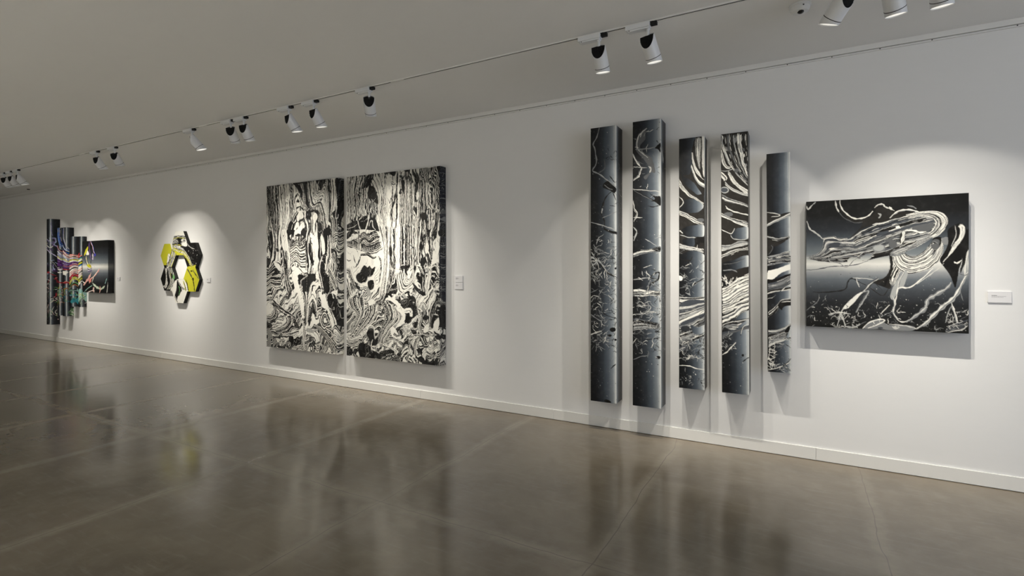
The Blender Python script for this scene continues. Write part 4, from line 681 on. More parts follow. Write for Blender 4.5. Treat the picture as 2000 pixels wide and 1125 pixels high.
  ["P",[[1304,472],[1322,495],[1350,525],[1369,556],[1387,584],[1397,613],[1405,633]],[[1309,470],[1331,491],[1359,522],[1386,551],[1397,582],[1406,612],[1411,633]],"w"],
  ["P",[[1297,485],[1337,573],[1358,738]],[[1438,542],[1428,627],[1423,740]],"wkwk8wkkwk"],["F",[[1183,667],[1235,648],[1286,614],[1307,737],[1194,740]],"k"],
  ["F",[[514,529],[567,542],[537,628],[556,689],[491,725],[451,678],[474,588]],"k"],["F",[[610,544],[677,532],[722,512],[794,489],[777,526],[700,552],[633,609],[593,630],[571,584]],"k"],
  ["F",[[588,724],[633,662],[700,604],[788,549],[810,609],[744,673],[700,728]],"w"],["F",[[733,680],[799,631],[810,731],[744,729]],"k"],
  ["F",[[865,404],[940,393],[1026,391],[1089,424],[1091,504],[1068,576],[1036,552],[1073,488],[1015,427],[919,422]],"k"],["F",[[962,490],[1004,441],[1036,443],[1068,495],[1036,545],[1004,587],[983,535]],"w"],
  ["F",[[946,532],[927,554],[907,565],[893,561],[891,542],[902,518],[921,496],[941,485],[955,490],[956,508]],"5"],["F",[[588,645],[633,557],[689,544],[655,618]],"w"],
  ["F",[[329,644],[439,648],[457,740],[474,916],[405,930],[358,906],[323,759]],"w"],["F",[[439,648],[508,651],[497,711],[520,765],[542,804],[497,787],[462,725]],"k"],
  ["P",[[531,849],[588,805],[644,776],[711,808],[766,765],[837,737]],[[542,879],[633,844],[700,830],[744,854],[837,811]],"kkwk4k"],
  ["P",[[508,901],[576,872],[644,844],[722,883],[832,841]],[[520,1167],[588,1107],[655,1107],[733,1182],[843,1197]],"wkw5wkwwkwkw4kwwkwwkwkww"],["F",[[677,702],[722,719],[700,740],[644,739],[610,723]],"k"],
  ["F",[[700,905],[788,870],[832,811],[837,871],[777,907]],"k"],["F",[[766,660],[832,663],[843,723],[799,766],[766,705]],"k"],["F",[[897,835],[929,887],[951,984],[988,1109],[962,1138],[908,1035],[881,923]],"k"],
  ["F",[[1063,708],[1115,731],[1110,891],[1110,1080],[1073,1022],[1079,854]],"k"],["F",[[875,753],[865,886],[886,1108],[854,1078],[848,849]],"k"],["F",[[919,710],[983,742],[1057,1000],[1068,1124],[1004,1123],[972,962]],"w"],
  ["F",[[1131,717],[1194,821],[1204,965],[1162,987],[1131,863]],"w"],["F",[[1126,1102],[1162,1088],[1199,1124],[1209,1226],[1271,1326],[1281,1488],[1183,1490],[1152,1363],[1110,1226]],"k"],
  ["F",[[-14,1056],[61,1029],[100,1049],[85,1119],[43,1162],[-14,1142]],"k"],["F",[[217,896],[264,904],[270,943],[229,942]],"k"],
  ["P",[[-14,1166],[49,1182],[109,1135],[181,1073],[241,1074],[323,1105]],[[-14,1512],[97,1431],[193,1476],[335,1458]],"wkkw5kwkkwkwwkwkkwkwk5wkw"],["F",[[169,1228],[241,1197],[288,1213],[276,1259],[181,1275],[122,1283]],"k"],
  ["F",[[181,1081],[276,1120],[323,1182],[323,1228],[241,1182],[181,1135]],"w"],["P",[[312,913],[358,1105],[382,1335],[405,1503]],[[462,938],[474,1144],[497,1334],[588,1499]],"5kwwkk5wk7kwk"],
  ["F",[[387,1029],[439,1121],[428,1258],[393,1212],[376,1121]],"k"],["F",[[537,1174],[610,1144],[700,1174],[750,1234],[700,1257],[655,1287],[689,1392],[722,1500],[633,1502],[588,1378],[542,1295]],"w"],
  ["F",[[633,1152],[700,1167],[854,1212],[843,1241],[766,1249],[733,1212]],"w"],
  ["P",[[632,1145],[646,1156],[671,1169],[696,1184],[723,1206],[756,1228],[785,1245],[818,1248],[846,1240],[865,1235]],[[634,1144],[652,1151],[676,1164],[703,1180],[734,1199],[761,1224],[791,1238],[817,1240],[845,1237],[864,1232]],"k"],
  ["F",[[672,1279],[744,1264],[810,1279],[875,1256],[919,1248],[1015,1255],[1026,1350],[983,1344],[929,1388],[908,1448],[865,1552],[799,1583],[772,1510],[766,1420],[700,1377]],"k"],
  ["P",[[841,1258],[849,1264],[860,1270],[856,1275],[841,1285],[812,1298],[781,1310],[762,1326],[738,1339],[723,1360],[726,1390],[727,1424],[737,1452],[747,1471],[754,1487],[764,1496]],[[845,1254],[855,1259],[867,1268],[873,1282],[850,1293],[820,1306],[795,1322],[770,1332],[753,1346],[743,1363],[737,1389],[748,1421],[751,1449],[755,1469],[765,1484],[768,1494]],"wkw"],
  ["F",[[919,1447],[962,1373],[999,1358],[1026,1409],[983,1476],[940,1495]],"w"],
  ["P",[[955,1495],[967,1470],[970,1435],[984,1415],[989,1414],[1008,1415],[1023,1420]],[[947,1494],[944,1468],[955,1434],[960,1404],[991,1397],[1013,1407],[1028,1413]],"k"],
  ["P",[[1026,1182],[1068,1292],[1110,1400],[1142,1487]],[[1079,1197],[1131,1291],[1162,1400],[1183,1486]],"wwwk5w"],["F",[[1418,699],[1484,704],[1586,683],[1586,726],[1484,739],[1428,735]],"k"],
  ["P",[[1368,725],[1418,699],[1475,704],[1530,679],[1584,683]],[[1337,896],[1418,869],[1456,926],[1530,902],[1584,835]],"5wkw5kk5wkwk5wk4wkwwkw"],
  ["P",[[1337,918],[1398,897],[1447,941],[1511,946],[1584,871]],[[1327,982],[1378,961],[1447,1033],[1511,989],[1584,914]],"wkkwwwwkw"],["F",[[1327,925],[1388,933],[1428,983],[1428,1026],[1378,968],[1327,982]],"k"],
  ["F",[[1438,1040],[1493,1032],[1530,981],[1584,980],[1584,1175],[1447,1197],[1388,1140],[1466,1104]],"k"],["P",[[1317,1025],[1358,997],[1408,1083],[1447,1168]],[[1276,1082],[1327,1053],[1378,1125],[1418,1197]],"kwkwk5w"],
  ["P",[[1438,1211],[1493,1225],[1549,1197],[1584,1182]],[[1418,1325],[1475,1375],[1530,1369],[1584,1327]],"k5w5k4kkwkw4k"],["F",[[1438,1346],[1493,1386],[1584,1370],[1584,1457],[1502,1469],[1456,1424]],"w"],
  ["P",[[1276,1125],[1327,1182],[1398,1296],[1438,1424]],[[1286,1268],[1327,1361],[1368,1439],[1398,1481]],"wkwwk5kwkkwkw"],
  ["P",[[1425,1441],[1441,1453],[1463,1471],[1491,1486],[1524,1478],[1558,1470],[1578,1460]],[[1432,1435],[1449,1446],[1473,1460],[1495,1465],[1520,1468],[1551,1457],[1575,1454]],"k5k"],
  ["P",[[847,1931],[853,1778],[883,1616],[964,1526],[1034,1604],[1062,1730],[1062,1856]],[[894,1944],[906,1800],[935,1687],[974,1638],[1011,1708],[1028,1771],[1034,1826]],"kwwwwwk5k5"],
  ["F",[[889,1944],[906,1800],[941,1686],[974,1642],[1011,1716],[1034,1834],[999,1796],[964,1777],[939,1830],[924,1927]],"k"],
  ["P",[[973,1828],[966,1838],[963,1854],[955,1869],[960,1884],[968,1899],[973,1909]],[[979,1829],[978,1840],[971,1854],[973,1868],[973,1882],[976,1897],[979,1907]],"k"],
  ["F",[[941,1942],[947,1846],[976,1789],[1016,1835],[1034,1905],[988,1923]],"w"],["F",[[764,1499],[836,1497],[841,1698],[836,1899],[788,1853],[812,1659]],"k"],
  ["F",[[668,1501],[740,1499],[788,1660],[812,1836],[764,1854],[716,1702]],"w"],["P",[[988,1923],[1068,1998],[1182,2086],[1282,2188],[1337,2285]],[[1068,1935],[1204,2006],[1337,2107],[1436,2192],[1446,2293]],"kkwkkwk5kwkkwwk"],
  ["P",[[1204,1990],[1304,2031],[1381,2104],[1446,2177]],[[1249,1957],[1337,1998],[1392,2072],[1485,2175]],"wkwwk"],
  ["F",[[1125,1570],[1193,1513],[1226,1583],[1282,1690],[1392,1825],[1425,1908],[1337,1952],[1293,1845],[1238,1723],[1148,1687]],"w"],
  ["P",[[1267,1692],[1287,1720],[1308,1761],[1338,1799],[1358,1842],[1370,1888],[1389,1918]],[[1275,1689],[1298,1715],[1337,1750],[1359,1793],[1376,1838],[1394,1883],[1395,1917]],"5k5w"],
  ["F",[[1114,1822],[1170,1749],[1238,1762],[1282,1854],[1326,1937],[1249,1964],[1170,1992],[1102,1917]],"k"],["F",[[1127,1828],[1176,1765],[1234,1776],[1272,1855],[1310,1927],[1243,1950],[1176,1974],[1117,1910]],"w"],
  ["F",[[1141,1834],[1181,1782],[1230,1791],[1262,1857],[1294,1917],[1238,1937],[1181,1956],[1133,1903]],"k"],["F",[[1154,1840],[1187,1798],[1226,1805],[1252,1858],[1278,1907],[1232,1923],[1187,1939],[1148,1895]],"7"],
  ["F",[[1167,1846],[1192,1813],[1222,1818],[1242,1860],[1262,1897],[1227,1910],[1192,1922],[1162,1888]],"k"],["F",[[1181,1852],[1198,1830],[1218,1834],[1231,1861],[1245,1887],[1221,1895],[1198,1903],[1178,1880]],"w"],
  ["F",[[1249,1566],[1315,1510],[1403,1531],[1476,1640],[1586,1631],[1596,1930],[1446,1916],[1381,1795],[1293,1697]],"k"],
  ["P",[[1445,1623],[1444,1640],[1450,1663],[1464,1681],[1497,1686],[1537,1681],[1566,1678]],[[1447,1623],[1452,1639],[1455,1661],[1468,1676],[1496,1678],[1536,1678],[1565,1676]],"8"],
  ["P",[[1463,1533],[1470,1545],[1485,1559],[1505,1571],[1534,1566],[1565,1555],[1588,1547]],[[1468,1531],[1479,1540],[1491,1554],[1506,1558],[1530,1557],[1562,1549],[1585,1543]],"w5"],
  ["P",[[1475,1718],[1475,1750],[1479,1795],[1493,1829],[1521,1840],[1554,1833],[1576,1827]],[[1477,1718],[1482,1750],[1489,1795],[1498,1826],[1520,1831],[1552,1828],[1576,1826]],"8"],
  ["P",[[1334,1503],[1334,1522],[1348,1538],[1352,1556],[1367,1572]],[[1340,1501],[1357,1516],[1360,1535],[1372,1551],[1374,1570]],"8"],
  ["P",[[1401,1516],[1402,1532],[1403,1548],[1411,1563],[1417,1578]],[[1405,1516],[1412,1531],[1420,1545],[1420,1561],[1422,1577]],"8"],
  ["P",[[1270,1691],[1289,1700],[1307,1710],[1327,1717],[1348,1723]],[[1272,1690],[1292,1697],[1312,1704],[1331,1712],[1349,1722]],"8"],["F",[[-5,1720],[63,1683],[142,1706],[142,1765],[76,1818],[-5,1847]],"w"],
  ["P",[[-5,1941],[116,1935],[219,1896],[258,1827],[193,1704]],[[-5,1864],[89,1852],[142,1824],[155,1781],[161,1731]],"kkwk5kwkw"],
  ["P",[[116,2036],[296,1976],[397,1913],[384,1855]],[[232,2105],[435,2051],[558,1962],[595,1854]],"wwwkw5wkwkkwkwk"],["F",[[-3,1949],[116,1969],[116,2019],[-3,2043]],"k"],
  ["P",[[422,2085],[558,2052],[704,2015]],[[422,2122],[595,2107],[698,2068]],"wwkww5w"],["F",[[589,1862],[644,1909],[692,1987],[607,1992]],"k"],
  ["P",[[111,1609],[137,1636],[177,1674],[233,1702],[274,1738],[330,1762],[387,1782],[433,1810],[490,1819],[534,1835],[569,1858],[614,1873],[637,1889]],[[120,1603],[159,1623],[213,1651],[256,1686],[314,1706],[362,1734],[407,1762],[465,1771],[510,1794],[559,1812],[603,1832],[627,1864],[651,1880]],"wkkkkw"],
  ["P",[[269,1761],[291,1778],[329,1797],[368,1810],[398,1827],[434,1833],[458,1837]],[[272,1759],[304,1767],[342,1784],[376,1802],[413,1810],[441,1824],[461,1833]],"k"],
  ["F",[[-3,2043],[89,2054],[142,2153],[219,2181],[232,2281],[24,2296],[-3,2179]],"4"],["F",[[484,2130],[571,2109],[595,2156],[668,2111],[704,2141],[668,2216],[620,2244],[571,2207],[497,2220]],"k"],
  ["P",[[841,2051],[953,2100],[999,2137],[1034,2182]],[[841,2003],[976,1991],[1080,2045],[1114,2153]],"wwwww8wwwkw"],["F",[[847,1987],[941,1989],[999,2042],[906,2047],[841,2019]],"7"],
  ["P",[[847,2077],[868,2080],[896,2087],[926,2090],[954,2104],[982,2120],[1005,2131],[1006,2145],[1006,2153],[1002,2156],[970,2141],[920,2120],[885,2103]],[[848,2073],[870,2074],[902,2072],[933,2081],[966,2092],[999,2107],[1016,2126],[1029,2142],[1022,2161],[997,2166],[958,2153],[914,2125],[881,2107]],"k5k"],
  ["P",[[940,2191],[965,2193],[1000,2198],[1035,2197],[1066,2185],[1097,2174],[1115,2163]],[[942,2186],[966,2187],[1001,2186],[1032,2184],[1062,2178],[1090,2165],[1112,2159]],"k"],
  ["P",[[999,2201],[1068,2204],[1125,2184],[1159,2244],[1125,2286]],[[1148,2159],[1204,2194],[1260,2236],[1204,2295]],"wkwwkw5wk"],
  ["P",[[1359,1950],[1403,1917],[1476,1980],[1505,2030],[1586,1976]],[[1359,2090],[1425,2162],[1485,2152],[1586,2094]],"kwkwwww5w7w5w5wkww"],
  ["P",[[1381,2150],[1466,2196],[1586,2172]],[[1403,2241],[1485,2260],[1586,2243]],"kwwkkwk5"],["P",[[692,1841],[764,1935],[764,2112],[800,2287]],[[812,1916],[836,2060],[812,2182],[812,2286]],"wwkwwk5w"],
  ["F",[[1485,2260],[1586,2251],[1586,2313],[1476,2297]],"w"],["T",270,2161,472,2247,20,40,"m"],["P",[[764,1499],[812,1594],[830,1739],[836,1915]],[[883,1496],[871,1577],[859,1697],[853,1914]],"wkw5k"],
 ],
 'dr': [
  ["P",[[-6,-5],[0,208],[21,437],[0,573]],[[330,2],[249,189],[270,376],[280,511]],"ww5w7w5kw7w5w7wkw5w5wkww"],["P",[[188,71],[229,97],[219,299],[198,402]],[[219,59],[249,151],[234,337],[229,419]],"5k5"],
  ["P",[[239,165],[249,301],[239,449],[290,527]],[[371,146],[351,278],[310,379],[351,492]],"w7wkw5ww"],["F",[[351,18],[411,9],[470,51],[490,111],[460,109],[430,84],[391,133],[351,174],[335,106]],"k"],
  ["F",[[381,191],[421,150],[470,161],[509,230],[541,298],[539,407],[509,376],[450,314],[391,310],[366,249]],"d"],["F",[[320,298],[381,302],[470,345],[539,393],[537,509],[450,498],[391,480],[330,425],[305,364]],"4"],
  ["P",[[370,235],[369,255],[371,285],[377,310],[390,328],[410,339],[431,345],[453,341],[474,329],[493,319],[502,308],[507,296],[511,289]],[[372,235],[375,256],[376,285],[384,309],[398,323],[413,335],[430,339],[449,335],[471,326],[486,314],[497,305],[504,295],[508,288]],"6"],
  ["P",[[329,336],[337,361],[346,397],[367,428],[394,455],[425,478],[449,491]],[[332,335],[342,360],[359,394],[374,426],[401,450],[432,472],[451,490]],"w5"],
  ["P",[[387,325],[395,351],[415,385],[430,420],[457,448],[487,471],[506,488]],[[394,324],[411,347],[426,383],[450,413],[472,440],[495,467],[513,484]],"8k6"],
  ["P",[[488,405],[488,422],[500,436],[504,451],[516,465]],[[492,404],[506,417],[509,434],[520,448],[522,464]],"8"],
  ["P",[[430,84],[490,185],[539,247],[558,336],[544,510],[587,694]],[[509,3],[587,148],[597,265],[587,396],[587,541],[645,696]],"wwkwwww7w"],
  ["P",[[509,3],[597,178],[616,361],[597,542],[645,696]],[[703,6],[684,257],[684,474],[684,698]],"wwkw7w5w7w5ww"],["P",[[703,6],[688,257],[688,474],[684,698]],[[890,2],[881,236],[881,485],[862,704]],"wwwwwwwkwwwwwwkww"],
  ["P",[[822,238],[812,267],[798,308],[797,350],[778,379],[766,411],[759,448],[743,492],[747,543],[746,577]],[[829,239],[830,270],[831,314],[816,354],[812,389],[795,419],[779,452],[778,498],[762,545],[754,578]],"kk5k"],
  ["P",[[837,254],[833,296],[833,356],[829,410],[831,454],[835,492],[837,518]],[[841,254],[842,297],[839,357],[841,411],[840,454],[840,492],[841,518]],"k"],
  ["P",[[741,117],[769,105],[797,129],[788,157]],[[760,162],[788,179],[835,161],[844,147]],"wkwkw"],["P",[[872,100],[890,236],[890,414],[890,705]],[[1036,100],[1027,282],[1027,493],[1009,710]],"wkwwk5wkkwkwwkwkw5w"],
  ["P",[[932,105],[918,122],[917,147],[927,176],[918,212],[938,250],[948,277]],[[941,106],[957,124],[960,149],[955,177],[972,211],[964,249],[961,276]],"kkk"],
  ["P",[[898,215],[888,231],[886,249],[875,265],[887,285]],[[911,217],[913,236],[908,253],[913,272],[894,287]],"k"],
  ["P",[[1040,45],[1026,69],[1038,101],[1044,132],[1042,158],[1068,176],[1078,190]],[[1051,44],[1074,67],[1075,100],[1083,128],[1101,149],[1092,172],[1094,186]],"k5k5k"],
  ["P",[[1027,169],[1036,353],[1045,564],[1036,711]],[[1197,128],[1197,363],[1206,537],[1170,716]],"wkw5kwkww7wkwwkwwkwk"],["F",[[1117,79],[1170,63],[1188,127],[1166,222],[1144,290],[1117,232],[1131,150]],"k"],
  ["P",[[1137,220],[1132,250],[1122,292],[1125,331],[1124,360],[1128,385],[1143,399],[1161,389],[1168,366],[1172,348]],[[1142,221],[1141,251],[1143,295],[1136,331],[1142,360],[1148,382],[1144,390],[1144,382],[1158,362],[1169,347]],"k"],
  ["F",[[1144,318],[1170,285],[1188,335],[1153,374]],"w"],["P",[[1197,128],[1206,295],[1215,503],[1223,718]],[[1302,130],[1302,301],[1302,508],[1319,721]],"k5k4kwk5kk4"],
  ["P",[[1280,162],[1284,300],[1293,438]],[[1336,235],[1319,344],[1319,481]],"wwwkw"],["P",[[1319,440],[1336,482],[1422,501],[1447,536]],[[1370,402],[1396,472],[1447,489],[1481,518]],"5wkw5w"],
  ["P",[[1328,235],[1345,346],[1353,442]],[[1472,246],[1455,340],[1422,433]],"w5k5kw5kwk5k"],["F",[[1188,9],[1353,11],[1494,10],[1500,111],[1447,244],[1370,224],[1284,163],[1206,121]],"4"],
  ["P",[[1197,31],[1223,116],[1267,106],[1293,12]],[[1223,26],[1236,83],[1254,84],[1271,17]],"k5w5k"],
  ["P",[[1299,12],[1287,36],[1281,72],[1277,98],[1304,92],[1323,68],[1339,52]],[[1304,13],[1302,40],[1290,74],[1291,90],[1293,82],[1317,64],[1333,48]],"k5w5k"],
  ["P",[[1350,88],[1359,102],[1368,124],[1388,140],[1395,164],[1404,191],[1419,208]],[[1356,84],[1371,95],[1395,111],[1404,135],[1419,160],[1427,188],[1424,208]],"k5wk"],
  ["P",[[1446,231],[1459,244],[1475,254],[1488,267],[1510,273]],[[1448,230],[1464,239],[1478,252],[1495,261],[1512,271]],"w"],["F",[[1099,441],[1153,479],[1144,534],[1108,539]],"k"],
  ["P",[[1097,490],[1105,505],[1110,521],[1121,535],[1134,548]],[[1102,489],[1112,503],[1124,516],[1132,531],[1136,547]],"w"],["F",[[1206,544],[1284,521],[1276,603],[1223,614]],"d"],
  ["P",[[1319,550],[1328,646],[1328,722]],[[1464,517],[1455,618],[1422,725]],"wwkw5w7w5k5"],["F",[[741,2],[816,-1],[825,32],[797,58],[750,32]],"k"],
  ["P",[[1000,4],[978,2],[949,7],[922,15],[905,30],[901,52],[891,71],[884,96],[882,124],[877,142]],[[1001,7],[981,13],[953,15],[932,24],[923,38],[911,55],[908,76],[900,100],[889,125],[885,144]],"5k5"],
  ["F",[[982,-4],[1036,-2],[1036,19],[973,24]],"k"],["P",[[644,4],[649,7],[649,13],[654,17],[657,36],[651,62],[657,81]],[[647,-2],[654,0],[670,2],[675,17],[672,38],[673,65],[663,82]],"k5"],["T",-6,-5,330,573,60,60,"k"],
  ["F",[[-6,634],[63,591],[146,565],[208,571],[259,547],[310,513],[366,515],[381,553],[450,534],[509,567],[549,656],[587,709],[-6,687]],"k"],
  ["P",[[373,501],[373,521],[371,548],[375,575],[363,598],[353,623],[345,646],[332,664],[331,680],[328,691]],[[378,501],[384,520],[391,548],[386,576],[383,603],[370,629],[356,650],[352,669],[340,683],[333,692]],"w"],
  ["P",[[393,650],[403,631],[413,605],[428,588],[434,582],[440,581],[442,588],[448,604],[449,630],[452,654],[473,673],[492,689],[507,700]],[[388,649],[394,629],[406,603],[413,581],[428,573],[444,575],[459,584],[459,604],[461,629],[468,650],[478,670],[498,685],[511,697]],"w8"],
  ["P",[[196,567],[195,586],[203,612],[213,636],[219,659],[237,677],[247,690]],[[200,567],[211,584],[218,610],[224,634],[239,654],[245,674],[252,688]],"8w"],
  ["P",[[249,585],[270,584],[297,581],[321,574],[341,566],[353,554],[361,545]],[[249,584],[268,579],[295,576],[319,571],[334,561],[350,551],[360,544]],"7"],
  ["P",[[0,666],[25,669],[61,673],[97,665],[134,654],[169,636],[189,620]],[[0,662],[24,661],[58,656],[92,656],[124,642],[159,626],[187,618]],"kw"],["F",[[1494,10],[1607,-3],[1607,730],[1494,738]],"n"],
  ["P",[[1490,46],[1506,40],[1525,29],[1543,27],[1562,29],[1586,35],[1602,41]],[[1488,43],[1500,34],[1522,25],[1546,16],[1570,21],[1591,31],[1606,37]],"5k"],
  ["P",[[1490,94],[1505,95],[1524,87],[1542,88],[1561,88],[1585,87],[1601,89]],[[1488,89],[1501,81],[1523,78],[1547,69],[1572,72],[1592,79],[1607,82]],"k6"],
  ["P",[[1489,140],[1502,142],[1523,139],[1544,140],[1566,138],[1588,135],[1604,134]],[[1489,138],[1504,136],[1524,136],[1546,133],[1567,132],[1589,132],[1604,131]],"4"],
  ["P",[[1490,188],[1506,183],[1525,173],[1543,170],[1563,172],[1586,176],[1602,181]],[[1488,185],[1500,177],[1522,168],[1546,160],[1570,163],[1591,172],[1606,177]],"5k"],
  ["P",[[1490,236],[1505,237],[1524,230],[1543,232],[1562,231],[1586,229],[1602,230]],[[1488,231],[1501,224],[1523,221],[1546,213],[1570,214],[1591,220],[1606,222]],"k6"],
  ["P",[[1489,282],[1502,284],[1523,282],[1544,283],[1566,280],[1588,276],[1604,274]],[[1489,280],[1504,278],[1524,279],[1545,276],[1567,274],[1589,273],[1604,271]],"4"],
  ["P",[[1490,330],[1506,325],[1525,316],[1544,313],[1563,314],[1586,318],[1602,321]],[[1488,327],[1500,319],[1522,311],[1545,303],[1569,306],[1590,313],[1606,318]],"5k"],
  ["P",[[1490,379],[1505,380],[1524,373],[1544,375],[1564,373],[1587,370],[1602,370]],[[1489,373],[1501,366],[1523,364],[1546,356],[1569,357],[1590,361],[1606,363]],"k6"],
  ["P",[[1489,424],[1502,427],[1523,426],[1544,426],[1567,423],[1589,418],[1604,415]],[[1489,422],[1504,421],[1524,422],[1545,419],[1566,417],[1588,414],[1604,412]],"4"],
  ["P",[[1490,472],[1506,468],[1525,459],[1544,456],[1564,457],[1587,459],[1603,462]],[[1488,469],[1500,462],[1522,454],[1545,446],[1569,448],[1590,455],[1606,458]],"5k"],
  ["P",[[1490,521],[1505,523],[1524,516],[1545,518],[1565,515],[1587,511],[1603,510]],[[1489,515],[1501,509],[1523,507],[1545,499],[1568,499],[1589,503],[1605,503]],"k6"],
  ["P",[[1489,566],[1502,569],[1523,569],[1545,570],[1567,565],[1589,559],[1605,555]],[[1489,564],[1504,563],[1524,565],[1544,562],[1565,559],[1588,556],[1603,552]],"4"],
  ["P",[[1490,614],[1506,611],[1525,602],[1545,600],[1564,599],[1587,600],[1603,602]],[[1488,611],[1500,604],[1522,597],[1544,590],[1568,591],[1590,596],[1605,599]],"5k"],
  ["P",[[1490,663],[1504,665],[1524,660],[1546,661],[1566,658],[1588,653],[1604,651]],[[1489,657],[1501,651],[1523,650],[1544,643],[1566,642],[1589,644],[1604,644]],"k6"],
  ["P",[[1489,709],[1502,712],[1523,712],[1545,713],[1568,708],[1589,700],[1605,695]],[[1489,707],[1504,706],[1524,708],[1544,706],[1565,702],[1588,697],[1603,693]],"4"],["F",[[1472,524],[1604,500],[1604,541],[1500,551]],"5"],
  ["F",[[1489,606],[1604,576],[1604,631],[1533,623]],"6"],["F",[[-6,698],[549,718],[636,924],[636,960],[249,1006],[-6,881]],"w"],
  ["P",[[-6,729],[74,686],[188,713],[239,752],[290,738],[371,771],[450,729],[539,718]],[[-6,888],[74,905],[126,921],[198,938],[259,954],[391,993],[509,987],[636,924]],"kkkkwwwk5kkwkkwkk4k5kwk4kwk"],
  ["F",[[0,782],[94,762],[198,735],[198,780],[94,815],[10,820]],"w"],["F",[[10,729],[74,686],[146,689],[63,769],[0,790]],"k"],
  ["P",[[249,730],[310,709],[371,741],[430,714],[509,702]],[[259,842],[330,821],[411,860],[490,818],[587,792]],"wkk5kwkwk4kkw"],
  ["P",[[205,690],[198,712],[205,746],[196,780],[197,814],[206,849],[199,886],[210,928],[217,971],[209,1003],[210,1024],[195,1037],[184,1047]],[[232,692],[236,715],[224,747],[230,781],[231,814],[226,849],[238,885],[237,927],[241,970],[249,1008],[225,1031],[206,1045],[192,1053]],"w5k5w"],
  ["P",[[247,842],[242,866],[242,901],[241,938],[221,971],[206,1010],[188,1048],[174,1088],[177,1128],[173,1155]],[[252,842],[260,866],[264,902],[257,940],[249,979],[224,1015],[208,1052],[202,1091],[187,1129],[182,1155]],"wk"],
  ["P",[[0,911],[126,914],[239,953],[280,976]],[[0,1003],[94,1011],[198,1050],[249,1006]],"wwwww"],
  ["F",[[259,954],[391,993],[509,987],[587,945],[636,967],[645,1141],[607,1359],[509,1434],[391,1480],[290,1401],[177,1350],[126,1328],[84,1230],[-6,1170],[-6,934],[126,936],[198,1005],[239,1021]],"w"],
  ["P",[[249,991],[351,985],[401,993],[450,1031],[509,1024]],[[249,1017],[351,1015],[401,1030],[450,1053],[509,1039]],"kkwkk"],
  ["P",[[-2,1057],[8,1065],[22,1076],[41,1079],[59,1078],[73,1072],[80,1065]],[[1,1055],[14,1059],[32,1064],[43,1072],[53,1068],[66,1064],[78,1063]],"k"],
  ["P",[[121,1008],[130,1034],[137,1060],[147,1086],[161,1110]],[[126,1008],[137,1033],[149,1058],[158,1083],[163,1110]],"k"],
  ["P",[[247,1020],[230,1038],[214,1066],[202,1093],[182,1116],[174,1141],[167,1158]],[[251,1021],[247,1043],[233,1071],[215,1097],[206,1123],[185,1145],[172,1160]],"5k"],
  ["P",[[545,1018],[554,1033],[560,1057],[575,1084],[579,1122],[576,1167],[581,1214],[569,1266],[560,1321],[556,1360]],[[552,1016],[563,1030],[584,1051],[590,1082],[597,1121],[602,1167],[594,1214],[589,1268],[574,1322],[561,1360]],"k7k"],
  ["P",[[-1,950],[13,960],[32,973],[52,981],[72,980],[92,972],[105,966]],[[0,949],[14,959],[34,971],[53,980],[72,978],[91,971],[105,966]],"6"],
  ["F",[[290,1148],[320,1133],[361,1159],[401,1144],[445,1174],[495,1148],[480,1207],[440,1266],[371,1289],[335,1348],[249,1353],[188,1320],[177,1260],[239,1215]],"k"],
  ["P",[[198,1351],[219,1355],[250,1358],[280,1358],[307,1355],[332,1346],[353,1335],[366,1315],[371,1292],[384,1276],[405,1267],[431,1262],[451,1260]],[[198,1349],[220,1351],[251,1354],[280,1354],[304,1349],[329,1343],[348,1332],[358,1313],[367,1291],[378,1272],[403,1263],[431,1260],[450,1257]],"7"],
  ["F",[[381,1333],[450,1317],[475,1361],[460,1427],[411,1443],[371,1385]],"k"],["P",[[-6,1162],[53,1178],[94,1246],[136,1328],[167,1365]],[[-6,1231],[42,1246],[74,1329],[115,1404],[157,1501]],"kwk5kkwk5"],
  ["P",[[-6,1246],[31,1261],[63,1367],[105,1517]],[[-6,1368],[10,1406],[31,1481],[53,1534]],"wwkwwk"],["F",[[188,1448],[280,1409],[371,1400],[421,1480],[371,1525],[177,1530]],"7"],
  ["F",[[177,1380],[239,1409],[229,1439],[177,1425]],"k"],["P",[[539,623],[636,924],[626,1214],[568,1520]],[[703,644],[703,925],[684,1214],[645,1518]],"wwkwww5wkww5kwk"],
  ["P",[[703,644],[703,925],[684,1214],[645,1518]],[[816,670],[825,928],[816,1213],[703,1466]],"wwwk8ww5kw"],
  ["P",[[734,840],[733,880],[725,939],[730,999],[748,1062],[752,1127],[770,1171]],[[748,840],[751,880],[765,938],[771,997],[771,1060],[789,1124],[787,1170]],"kk4k"],
  ["P",[[793,820],[786,866],[792,933],[792,999],[789,1063],[796,1126],[795,1171]],[[802,820],[811,867],[809,933],[812,999],[816,1063],[808,1126],[809,1171]],"4k5"],
  ["P",[[722,1172],[734,1214],[727,1273],[727,1320],[733,1349],[703,1366],[696,1394],[691,1424],[674,1450],[683,1471]],[[759,1169],[761,1211],[786,1269],[792,1322],[768,1357],[769,1389],[747,1408],[730,1432],[727,1460],[703,1476]],"kwk5kkwk"],
  ["P",[[821,670],[825,928],[821,1213],[835,1270]],[[900,631],[895,929],[890,1142],[900,1213]],"wwwwwwwww"],["P",[[900,631],[900,929],[895,1142]],[[1144,683],[1144,955],[1144,1143]],"k4wkk5wwkk5kkwkwk5wkkwkwkwwkk"],
  ["P",[[880,811],[902,818],[932,828],[957,843],[982,853],[1000,871],[1020,889],[1045,901],[1063,919],[1085,932],[1108,941],[1127,952],[1143,957]],[[882,805],[905,811],[937,819],[970,827],[991,846],[1014,861],[1035,876],[1053,894],[1078,906],[1096,920],[1114,935],[1134,943],[1145,953]],"4k5"],
